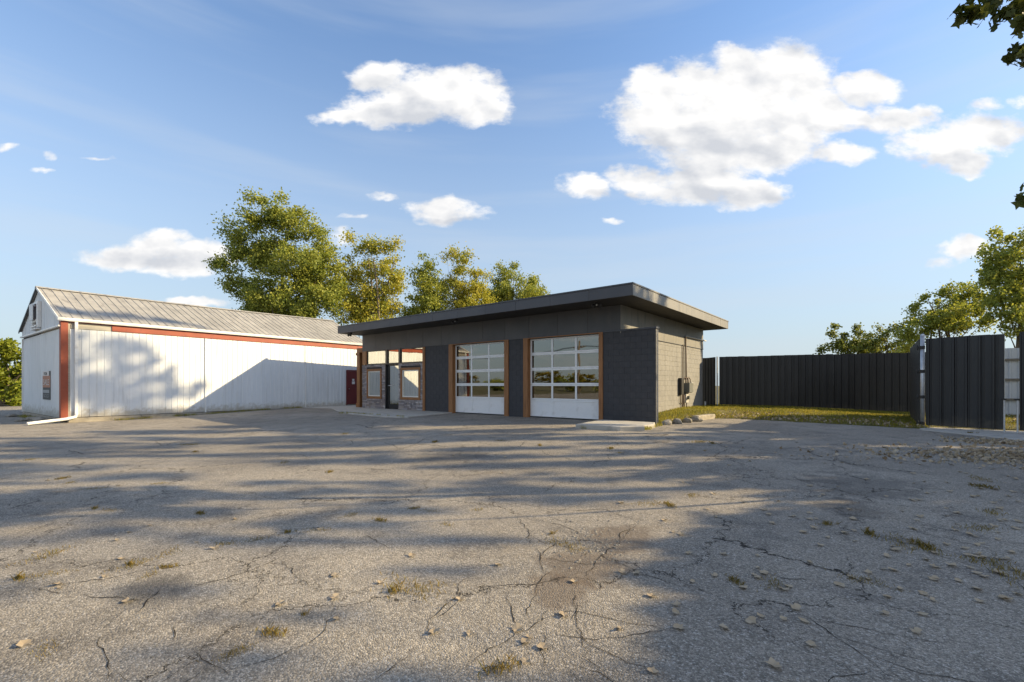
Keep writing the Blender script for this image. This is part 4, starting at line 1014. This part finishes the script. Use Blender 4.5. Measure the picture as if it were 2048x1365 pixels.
# trees that stand right of the picture; their shade falls across the lot
def crown_lobes(u, d, spec): return [(*uv(u + a, d + b, z), r, r2, rz) for (a, b, z, r, r2, rz) in spec]
def side_tree(u, d, spec, seed, lab, rc=.6, per=40, fill=.5, leaf=.24, trunk=.3, mat=LEAF_S, **k):
    return make_tree('shade_tree', lab, 'tree', uv(u, d, -.25), crown_lobes(u, d, spec), mat, leaf, rc, per, fill, seed, trunk, 'shade trees along the right of the lot', **k)
TE = math.tan(math.asin(SUN_DIR.z))
def shadow_lobes(ut, spots, thick=1.0):
    """crown lobes of a tree standing ut metres right whose shade reaches the ground (or wall) spots (u, d, a, b[, z])"""
    out = []
    for q in spots:
        u, dd, a, b = q[:4]; z = q[4] if len(q) > 4 else -.1
        out.append((*uv(ut, dd, z + (ut - u) * TE), thick, thick, a * TE) if False else (*uv(ut, dd, z + (ut - u) * TE), thick * .8, b, max(a * TE, .12)))
    return out
def shade_tree(ut, d, spots, seed, lab, rc=.3, per=46, fill=.9, leaf=.16, trunk=.2, limbs=20, foot=None):
    return make_tree('shade_tree', lab, 'tree', uv(*(foot or (ut, d)), -.25), shadow_lobes(ut, spots), LEAF_S, leaf, rc, per, fill, seed, trunk, 'shade trees along the right of the lot', limbs=limbs)
side = 'right of the photo'
# closed crowns: the solid shade over the right of the lot
shade_tree(12.5, 2.6, [(3.5, 2.2, 2.3, .7), (3.5, 3.0, 2.3, .7), (3.6, 3.7, 2.4, .5), (4.9, 4.3, 3.2, .5), (4.2, 1.5, 2.6, .7), (3.8, .9, 2.0, .7)], 41, 'dense rounded tree nearest the camera, ' + side, .20, 46, 2.8, .15, .2)
shade_tree(14.5, 6.2, [(5.4, 5.0, 3.2, .45), (6.4, 5.7, 3.2, .5), (5.8, 6.6, 3.2, .6), (5.4, 7.5, 3.4, .7), (8.5, 6.2, 3.0, 1.4), (8.5, 8.2, 3.0, .7)], 42, 'second dense tree, ' + side, .32, 70, 2.2, .18, .2)
shade_tree(19.5, 11.2, [(5.2, 8.9, 3.4, .9), (6.4, 10.4, 3.6, 1.0), (7.0, 11.8, 3.4, 1.0), (8.0, 13.2, 3.2, 1.0), (10.5, 11, 3.2, 2.0), (9.8, 14.4, 2.6, .7), (11, 15.6, 2.4, .7)], 43, 'third dense tree beside the gates, ' + side, .5, 100, 1.5, .22, .22)
# tall open crowns: streaks of shade over the far half of the lot
rq = random.Random(31)
def streaks(n_, d0, d1, u0, u1, a0, a1, b0, b1): return [(rq.uniform(u0, u1), rq.uniform(d0, d1), rq.uniform(a0, a1), rq.uniform(b0, b1)) for _ in range(n_)]
shade_tree(24, 9.2, streaks(30, 7.6, 10.6, -12, 5.0, 1.0, 2.8, .08, .20), 44, 'tall open tree level with the far half of the lot, ' + side, .22, 40, .9, .15, .24)
shade_tree(25, 12.2, streaks(28, 10.6, 13.6, -13, 5.0, 1.4, 3.2, .14, .32), 45, 'tall open tree level with the concrete step, ' + side, .25, 40, .9, .16, .26)
shade_tree(26, 15.0, streaks(11, 13.6, 16.4, -16, -2, 1.6, 3.4, .25, .45), 49, 'tall open tree level with the garage front, ' + side, .36, 50, 1.0, .22, .26)
# thin crowns: soft patches over the near half of the lot
shade_tree(21, 6.4, streaks(20, 5.2, 7.6, -9, 3.0, .6, 1.6, .05, .12), 47, 'slender tree level with the broken asphalt, ' + side, .18, 32, .9, .12, .16)
shade_tree(20, 4.2, streaks(16, 3.2, 5.2, -6, .6, .3, .9, .03, .08), 50, 'slender tree between the two nearest dense trees, ' + side, .14, 26, .8, .10, .14)
shade_tree(19, 2.4, streaks(9, 1.9, 3.2, -3.6, -.1, .2, .5, .02, .05), 48, 'slender tree level with the camera, ' + side, .11, 22, .7, .09, .12)
# the tallest one: its top shades the near end of the barn wall and roof
wl = []
for (s_, z_, a, b) in ((.3, .5, .5, .5), (1.2, 1.0, .6, .5), (2.2, .5, .6, .6), (3.3, .4, .5, .5), (4.4, .2, .5, .5), (.2, 2.0, .6, .35), (1.2, 2.3, .5, .35), (2.5, 1.7, .7, .4), (3.4, 2.6, .5, .3), (3.9, 1.5, .6, .35), (2.9, 2.9, .35, .3), (.9, 3.2, .5, .4), (5.0, 1.1, .35, .25),
                       (.0, 1.2, .35, .4), (.5, 1.5, .5, .4), (1.6, 1.6, .6, .5), (2.0, 1.0, .6, .5), (3.0, 1.7, .5, .4), (4.0, .9, .5, .4), (.3, 2.9, .4, .4), (2.2, 2.5, .4, .3), (.05, 2.7, .35, .35), (.0, 3.5, .3, .4), (1.9, 3.2, .4, .3), (3.0, .9, .5, .4), (1.5, 4.1, .5, .7), (2.6, 4.3, .5, .6), (3.8, 4.15, .4, .6), (4.6, 3.95, .3, .5), (.8, 4.3, .4, .3)):
    X, Y, _ = bl2w(-.0 if z_ < 3.8 else -1.0, s_); wl.append((CS * X + SN * Y, -SN * X + CS * Y, a * 1.45, b * 1.15, z_))
shade_tree(27, 19.2, wl, 46, 'tallest bare stemmed tree far behind the gates, ' + side, .30, 40, 1.15, .2, .28, 10, (30.0, 25.0))

# the near maple whose twigs hang into the top right corner
tw = [(*at(1950, 18, 5.0), .10, .10, .10), (*at(1985, 8, 5.1), .16, .14, .10), (*at(2020, 12, 5.0), .14, .14, .12), (*at(2046, 40, 4.9), .07, .08, .08), (*at(2058, 108, 4.8), .06, .07, .06), (*at(2030, -30, 5.2), .30, .25, .16),
      (*at(2090, -20, 5.3), .35, .3, .3), (*at(2110, 90, 5.2), .35, .3, .3), (*at(2074, 392, 4.7), .03, .04, .03), (*at(2160, -40, 5.6), .6, .5, .5), (*at(2280, 60, 6), .8, .7, .7)]
make_tree('maple_tree', 'dark maple twigs hanging into the top right corner', 'tree', uv(9.0, 6.6, -.2), tw, leaf_mat('shaded maple leaves', [(.035, .055, .012), (.06, .08, .016), (.09, .10, .02)], .3), .105, .11, 18, .7, 60, .16, shape='lobed', limbs=26, ztop=6.6)

# across the road, behind the camera: seen in the door glass
protos = []
for s, (r, h_) in enumerate(((3.4, 7.0), (2.6, 8.6))):
    lb = [(0, 0, h_ * .62, r, r, h_ * .30), (r * .5, .3, h_ * .45, r * .7, r * .7, h_ * .26), (-r * .55, -.4, h_ * .5, r * .7, r * .7, h_ * .28)]
    protos.append(make_tree('roadside_tree', '', 'tree', (0, 0, -.3), lb, LEAF_O if s else LEAF_GY, .40, .9, 46, .8, 70 + s, .28, 'trees across the road behind the camera', limbs=12))
far = [(-150 + 9.5 * i + (i * 37 % 5), -74 - (i * 53 % 17)) for i in range(19)]
for i, (x, y) in enumerate(far):
    o = protos[i % 2] if i < 2 else copy_tree(protos[i % 2])
    o.location = (x, y, -1.4); o.rotation_euler = (0, 0, i * 1.7); k = .50 + .22 * ((i * 37 % 10) / 10); o.scale = (k * 2.4, k * 2.4, k * 1.25)
    o['label'] = 'autumn tree in the belt across the road, seen reflected in the garage door glass'
up = empty('utility_pole', (-41.0, -40, -.3), rad(12), 'timber utility pole with crossarm reflected in the right garage door', 'utility pole')
m = MB(); m.tube([(0, 0, 0), (0, 0, 9.2)], [.17, .12], 10); m.build('pole', M['pole'], up, smooth=True)
boxo('crossarm', M['pole'], up, -1.3, 1.3, -.16, -.02, 7.9, 8.05)
m = MB()
for xx in (-1.2, -.5, .5, 1.2): m.tube([(xx, -.08, 8.05), (xx, -.08, 8.22)], .05, 6)
m.build('insulator', M['electric_pale'], up)
m = MB()
for xx in (-1.2, -.5, .5, 1.2):
    for sg in (-1, 1):
        pts = []
        for i in range(13):
            t = i / 12; pts.append((xx + sg * 0.0 + sg * 45 * t, -.08 + .0, 8.22 - 1.2 * math.sin(math.pi * t)))
        m.tube(pts, .022, 5)
m.build('power_line', M['black_plastic'], up)

# ------------------------------------------------------------------ grass, weeds, leaves
def blades(pts, h, wd, seed, mat, name, lean=.6, parent=None):
    rg = np.random.default_rng(seed); P_ = np.array(pts, dtype=float); n = len(P_)
    ang = rg.uniform(0, 2*np.pi, n); hh = h * rg.uniform(.45, 1.25, n); ln = rg.uniform(.1, lean, n) * hh
    dirx, diry = np.cos(ang), np.sin(ang); wx, wy = -diry * wd, dirx * wd
    V = np.empty((n, 5, 3))
    V[:, 0] = P_ + np.c_[-wx, -wy, np.zeros(n)]; V[:, 1] = P_ + np.c_[wx, wy, np.zeros(n)]
    mid_ = P_ + np.c_[dirx * ln * .4, diry * ln * .4, hh * .6]
    V[:, 2] = mid_ + np.c_[wx * .7, wy * .7, np.zeros(n)]; V[:, 3] = P_ + np.c_[dirx * ln, diry * ln, hh]; V[:, 4] = mid_ - np.c_[wx * .7, wy * .7, np.zeros(n)]
    me = bpy.data.meshes.new(name); me.vertices.add(n*5); me.vertices.foreach_set('co', V.reshape(-1).astype(np.float32))
    me.loops.add(n*5); me.loops.foreach_set('vertex_index', np.arange(n*5, dtype=np.int32)); me.polygons.add(n)
    me.polygons.foreach_set('loop_start', (np.arange(n)*5).astype(np.int32)); me.polygons.foreach_set('loop_total', np.full(n, 5, dtype=np.int32))
    me.materials.append(mat); me.update(calc_edges=True); return me
rg = np.random.default_rng(5)
pts = []
while len(pts) < 60000:
    x = rg.uniform(-6.85, 9); y = rg.uniform(14.3, 27)
    if x < -6.8 and y < 23.2: continue
    if y < lawn_edge_y(x) - .04: continue
    if x > 1 and rg.random() < .7: continue
    if mnoise.noise(Vector((x * .9, y * .9, 7))) < -.28 and rg.random() < .7: continue
    if -.2 < (x + 5.2) < .5 and y < 16.8 and rg.random() < .6: continue
    pts.append((x, y, lawn_z(x, y) - .01))
tag(link('grass', blades(pts, .085, .0045, 6, GRASS_GRN, 'grass')), kind='stuff', label='short green and yellow lawn grass beside the garage')
# weeds along walls and slabs
pts = []
def weedline(a, b, n, wd=.05):
    for _ in range(n):
        t = rg.random(); k = mnoise.noise(Vector((a[0] + t * 9, a[1], 3)));
        if k < -.02: continue
        x = a[0] + (b[0]-a[0]) * t + rg.normal() * wd; y = a[1] + (b[1]-a[1]) * t + rg.normal() * wd; pts.append((x, y, asphalt_z(x, y)))
weedline(bl2w(.12, .5), bl2w(.12, 9.5), 1500); weedline(bl2w(-.3, -.2), bl2w(-7, -.2), 900, .12)
weedline((-18.9, 11.1), (-14.3, 11.1), 600, .03); weedline((-7.0, 11.5), (-5.1, 12.0), 300, .03); weedline((-5.2, 12.2), (-5.4, 13.9), 300, .06)
tag(link('weeds', blades(pts, .10, .005, 8, GRASS_GRN, 'weeds')), kind='stuff', label='weeds growing along the foundations')

def gnd(px, py, zz=None):
    """point of the lot surface that a sight line meets"""
    z = -.1
    for _ in range(4):
        d = (CAMZ - z) * FPX / (py - HOR); x, y, _z = at(px, py, d); z = asphalt_z(x, y)
    return x, y, z
# cracks: thin ragged open joints
CR = [[(1290,1040),(1262,1052),(1240,1085),(1205,1110),(1190,1130),(1160,1160),(1146,1168)], [(1050,1010),(1100,1020),(1150,1022),(1210,1020),(1245,1034),(1300,1045)],
 [(1030,1030),(1055,1058),(1060,1092),(1082,1100)], [(1078,1078),(1115,1085),(1150,1080),(1198,1085),(1215,1092),(1240,1085)], [(1078,1118),(1092,1100),(1120,1082)],
 [(730,1070),(760,1088),(790,1102)], [(855,1268),(858,1240),(900,1205),(940,1180),(952,1170)], [(1008,1185),(1022,1225),(1030,1245),(1052,1265),(1085,1240),(1098,1200)], [(1088,1258),(1092,1280),(1080,1300),(1088,1320),(1080,1365)],
 [(1155,1205),(1145,1235),(1140,1258)], [(745,1365),(780,1340),(840,1295)], [(190,1270),(205,1310),(222,1340),(215,1375)], [(384,1298),(405,1320),(430,1330),(470,1365)], [(265,1235),(300,1200),(334,1168)], [(345,1250),(348,1290)],
 [(560,1120),(610,1165),(640,1190)], [(70,1178),(130,1192)], [(1520,1142),(1570,1158),(1620,1160),(1670,1178)], [(1560,1210),(1620,1240),(1680,1280),(1740,1320),(1790,1370)],
 [(1400,890),(1480,896),(1600,898),(1760,906),(1900,910),(2048,918)], [(1400,930),(1440,905),(1470,895)], [(1860,1108),(1940,1130),(2000,1150),(2048,1165)], [(600,882),(720,880),(900,894),(1090,900)],
 [(60,925),(180,908),(300,895),(440,880)], [(1720,1065),(1800,1085),(1930,1110)], [(420,866),(520,858),(700,850)], [(780,905),(830,890),(860,872)], [(60,900),(0,905)]]
m = MB(); rr = random.Random(12)
CW = [[gnd(*p) for p in ln] for ln in CR]
for w3 in list(CW):            # ragged side branches
    for a, b in zip(w3, w3[1:]):
        L = math.dist(a[:2], b[:2])
        for _ in range(min(2, int(L / .8) + (rr.random() < .35))):
            t = rr.random(); an = math.atan2(b[1]-a[1], b[0]-a[0]) + rr.choice((-1, 1)) * rr.uniform(.5, 1.4); p = [(a[0]+(b[0]-a[0])*t, a[1]+(b[1]-a[1])*t, 0)]
            for k in range(rr.randint(2, 5)):
                st_ = rr.uniform(.08, .22) * (1 + .12 * math.hypot(a[0], a[1])); p.append((p[-1][0] + math.cos(an) * st_, p[-1][1] + math.sin(an) * st_, 0)); an += rr.uniform(-.6, .6)
            CW.append(p)
for w3 in CW:
    path = []
    for a, b in zip(w3, w3[1:]):
        L = math.dist(a[:2], b[:2]); k = max(2, min(24, int(L / .05)))
        for i in range(k):
            t = i / k; j = min(.022, L * .05); path.append((a[0]+(b[0]-a[0])*t + rr.uniform(-j, j), a[1]+(b[1]-a[1])*t + rr.uniform(-j, j)))
    N = len(path); dcam = math.hypot(*path[N//2]); wb = .0011 + .00062 * dcam
    L_, R2 = [], []
    for i, p in enumerate(path):
        a = path[max(0, i-1)]; b = path[min(N-1, i+1)]; dx_, dy_ = b[0]-a[0], b[1]-a[1]; q = math.hypot(dx_, dy_) or 1
        w_ = wb * rr.uniform(.25, 1.15) * min(1, 4 * min(i, N-1-i) / N + .05); z = asphalt_z(*p) + .0035
        L_.append((p[0] - dy_/q*w_, p[1] + dx_/q*w_, z)); R2.append((p[0] + dy_/q*w_, p[1] - dx_/q*w_, z))
    b0 = len(m.v); m.v += L_ + R2
    for i in range(N-1): m.f.append((b0+i, b0+N+i, b0+N+i+1, b0+i+1))
tag(m.build('asphalt_cracks', M['crack']), kind='structure')
# worn through patch in the middle of the lot
def patch(name, outline, seed, dz=.0035, mat='dirt'):
    m = MB(); rr = random.Random(seed); ps = wob([gnd(*p)[:2] for p in outline], .05, .02, seed); n_ = len(ps)
    cx = sum(p[0] for p in ps)/n_; cy = sum(p[1] for p in ps)/n_; m.v = [(cx, cy, asphalt_z(cx, cy) + dz)] + [(x, y, asphalt_z(x, y) + dz) for x, y in ps]
    for i in range(n_): m.f.append((0, 1+i, 1+(i+1) % n_))
    tag(m.build(name, M[mat]), kind='structure')
# pebbles and crumbs of broken asphalt in the worn patches
def crumbs(n, area, smin, smax, seed):
    rr = random.Random(seed); m = MB()
    for _ in range(n):
        p = area(rr); s = rr.uniform(smin, smax); x, y = p; z = asphalt_z(x, y); b0 = len(m.v)
        pts = [(s, 0, .2*s), (.2*s, s*.9, .1*s), (-s*.9, .3*s, .15*s), (-.4*s, -s*.8, .1*s), (.6*s, -.7*s, .2*s), (0, 0, s*.9)]
        a = rr.uniform(0, 6.3); ca, sa = math.cos(a), math.sin(a); j = [rr.uniform(.7, 1.3) for _ in pts]
        m.v += [(x + (u_*ca - v_*sa)*k, y + (u_*sa + v_*ca)*k, z + w_*k*.8) for (u_, v_, w_), k in zip(pts, j)]
        m.f += [(b0+i, b0+(i+1) % 5, b0+5) for i in range(5)]
        b1 = len(m.v); m.v += [(m.v[b0+i][0], m.v[b0+i][1], z - .004) for i in range(5)]
        m.f += [(b1+i, b1+(i+1) % 5, b0+(i+1) % 5, b0+i) for i in range(5)]
    return m
def area_patch(rr):
    px = rr.gauss(1185, 45); py = rr.gauss(1085, 20); return gnd(px, max(1000, py))[:2]
def area_all(rr):
    px = rr.uniform(-100, 2100); py = HOR + 100 + 520 * rr.random(); return gnd(px, py)[:2]
tag(crumbs(240, area_patch, .004, .016, 3).build('asphalt_crumbs', M['rock']), kind='stuff')
tag(crumbs(350, area_all, .003, .009, 4).build('pebbles', M['rock']), kind='stuff')

# fallen leaves: six shapes, several hundred single leaves
def dead_leaf(seed):
    rr = random.Random(seed); m = MB(); n_ = 12; pts = []
    for i in range(n_):
        a = 2 * math.pi * i / n_; lob = 1 + .34 * math.cos(a * 2.5 + 1.2) * (1 if i % 2 else .55); r = .5 * lob * rr.uniform(.78, 1.1)
        x, y = r * math.cos(a), r * math.sin(a) * .82; pts.append((x, y, .16 * x * x * rr.uniform(.5, 2.4) + .22 * abs(y) * rr.uniform(.1, 1.2) + rr.uniform(0, .05)))
    m.v = [(0, 0, rr.uniform(.0, .03))] + pts
    for i in range(n_): m.f.append((0, 1+i, 1+(i+1) % n_))
    b0 = len(m.v); m.v += [(.45, -.012, .08), (.45, .012, .08), (.80, .02, .03), (.80, .0, .03)]; m.f.append((b0, b0+1, b0+2, b0+3))
    return m.mesh('fallen_leaf', LEAF_DEAD)
LM = [dead_leaf(i) for i in range(7)]
rr = random.Random(77); spots = []
for (px, py) in [(868,1266),(1052,1326),(1305,1345),(1128,1232),(1240,1260),(1148,1165),(1244,1146),(1378,1108),(1385,1165),(1448,1110),(1515,1157),(1565,1180),(1567,1240),(1590,1218),(1522,1235),(1448,1258),(1640,1092),(1680,1172),(1800,1180),(1775,1196),(1865,1202),(1870,1108),(1935,1112),(1960,1205),(2035,1190),(1988,1146),(2010,1120),(300,1052),(470,1040),(640,1060),(672,1240),(560,1210),(430,1098),(1620,1040),(1700,1020),(1840,1035)]:
    x, y, z = gnd(px, py); spots.append((x, y, z, rr.uniform(.05, .085)))
n_listed = len(spots)
while len(spots) < 300:
    q = rr.random()
    if q < .55: px = 2060 - abs(rr.gauss(0, 330)); py = HOR + 110 + 300 * rr.random() ** 1.3
    elif q < .78: px = 1400 + 650 * rr.random() ** .6; py = 905 + (px - 1400) * .03 + rr.gauss(0, 6)
    elif q < .88: px = rr.uniform(1330, 2060); py = rr.uniform(960, 1340)
    else: px = rr.uniform(0, 1400); py = HOR + 90 + 450 * rr.random()
    if py < 868 or px < -10 or px > 2070: continue
    x, y, z = gnd(px, py); spots.append((x, y, z, rr.uniform(.045, .09)))
first = {}
for i, (x, y, z, s) in enumerate(spots):
    o = link('fallen_leaf', LM[i % 7], None, (x, y, z + .006), 0); o.rotation_euler = (rr.uniform(-.18, .18), rr.uniform(-.18, .18), rr.uniform(0, 6.28)); o.scale = (s * .95, s * .95, s * 1.35)
    cu_, cd_ = CS * x + SN * y, -SN * x + CS * y; pxx = 1024 + FPX * cu_ / cd_
    if pxx < 1250: tag(o, 'dry tan fallen leaf scattered on the sun dappled left half of the lot', 'leaf', 'fallen leaves on the dappled left half')
    elif cd_ > 7: tag(o, 'dry tan fallen leaf among those gathered toward the gates on the shaded asphalt', 'leaf', 'fallen leaves toward the gates')
    elif pxx > 1750: tag(o, 'dry tan fallen leaf on the shaded asphalt near the right edge of the photo', 'leaf', 'fallen leaves near the right edge')
    else: tag(o, 'dry tan fallen leaf on the open shaded asphalt right of the broken patch', 'leaf', 'fallen leaves right of the broken patch')
# the drifts against the lawn, gate and lot edge: too many to count
cen = []
while len(cen) < 2800:
    q = rr.random()
    if q < .25:
        x, y = rr.uniform(-5.6, 1.0), 0; y = lawn_edge_y(x) + abs(rr.gauss(0, 1.3)) - .1
        if x < -6.6: continue
        z = lawn_z(x, y) + .05
    elif q < .5:
        x, y = rr.uniform(1.2, 9), rr.uniform(18.4, 26); z = lawn_z(x, y) + .04
    elif q < .82:
        px = 2120 - abs(rr.gauss(0, 190)); py = 905 + rr.gauss(0, 9) + (px - 1800) * .03
        if py < 885: continue
        x, y, z = gnd(px, py); z += .012
    else:
        px = 2120 - abs(rr.gauss(0, 150)); py = 880 + rr.gauss(0, 3) + (px - 1900) * .05
        if px < 1880: continue
        x, y, z = gnd(px, py); z += .012
    cen.append((x, y, z))
rgn = np.random.default_rng(9)
lit = leaves_mesh('leaf_litter', np.array(cen), .068, LEAF_DEAD, 10, 'lobed', 0)
tag(link('leaf_litter', lit), 'drifts of brown fallen leaves on the lawn and along the lot edge', kind='stuff')

# tufts of dry grass in the cracks
def tuft_mesh(seed, n_, h, spread):
    r_ = np.random.default_rng(seed); p = np.c_[r_.normal(size=n_) * spread, r_.normal(size=n_) * spread * .45, np.zeros(n_)]
    return blades(p, h, .0016, seed, GRASS_DRY, 'grass_tuft', 1.1)
TM = [tuft_mesh(i, n_, h, s) for i, (n_, h, s) in enumerate(((110, .034, .05), (80, .022, .07), (150, .024, .10), (60, .036, .03), (110, .018, .09)))]
tufts = [(1000,1340,1.5),(300,1150,1),(275,1128,1.2),(262,1130,1.2),(340,1105,1.2),(335,1135,1),(450,1088,1.3),(510,1080,1),(575,1066,1.2),(640,1060,1.2),(760,1042,1.2),(895,1050,1.2),(820,1180,2.0),(790,1184,1.6),(860,1172,1.2),(545,1268,1.3),(478,1302,1.0),(465,1308,.8),(190,1018,1.2),(220,1020,1),(125,958,1.4),(140,966,1.2),(100,1110,1.5),(40,1158,1.4),(95,1150,1.2),(400,1028,1.2),(318,968,1.4),(380,890,1.8),(390,905,1.6),(190,978,1.2),
 (1470,1164,1.2),(1545,1168,1.6),(1730,1162,1.3),(1655,1050,1.6),(1960,958,1.8),(1965,975,1.8),(1985,1026,2.0),(1965,1058,1.5),(1740,1070,2),(1800,1085,2.0),(1850,1096,2.0),(1960,1122,2.0),(2020,1145,2.0),(1940,868,2.2),(1300,1008,2),(1340,1012,1.5),(1385,992,1.6),(1125,1090,1.6),(1105,1068,1),(1155,1100,1),(1222,898,1.6),(1240,906,1.4),(1400,885,2.2),(1425,888,2.0),(860,1022,1.2),(828,1018,1),(955,1020,1.2),(705,1030,1),(610,1230,.8),(90,1300,1),(870,885,1.8),(1000,882,1.8),(690,868,1.6),(1080,892,1.8),(570,925,1.4),(660,945,1.3),(60,920,1.6)]
for i, (px, py, s) in enumerate(tufts):
    x, y, z = gnd(px, py); o = link('grass_tuft', TM[i % 5], None, (x, y, z - .002), rr.uniform(0, 6.28)); s *= .75; o.scale = (s, s, s)
    if px > 1390: tag(o, 'small grass tuft in a crack of the shaded asphalt at the right', 'grass tuft', 'grass tufts in the shaded right half')
    elif py > 1000: tag(o, 'small dry yellow grass tuft in a crack of the near dappled asphalt', 'grass tuft', 'dry grass tufts in the near left asphalt')
    else: tag(o, 'small dry yellow grass tuft in a crack well out toward the buildings', 'grass tuft', 'dry grass tufts toward the buildings')
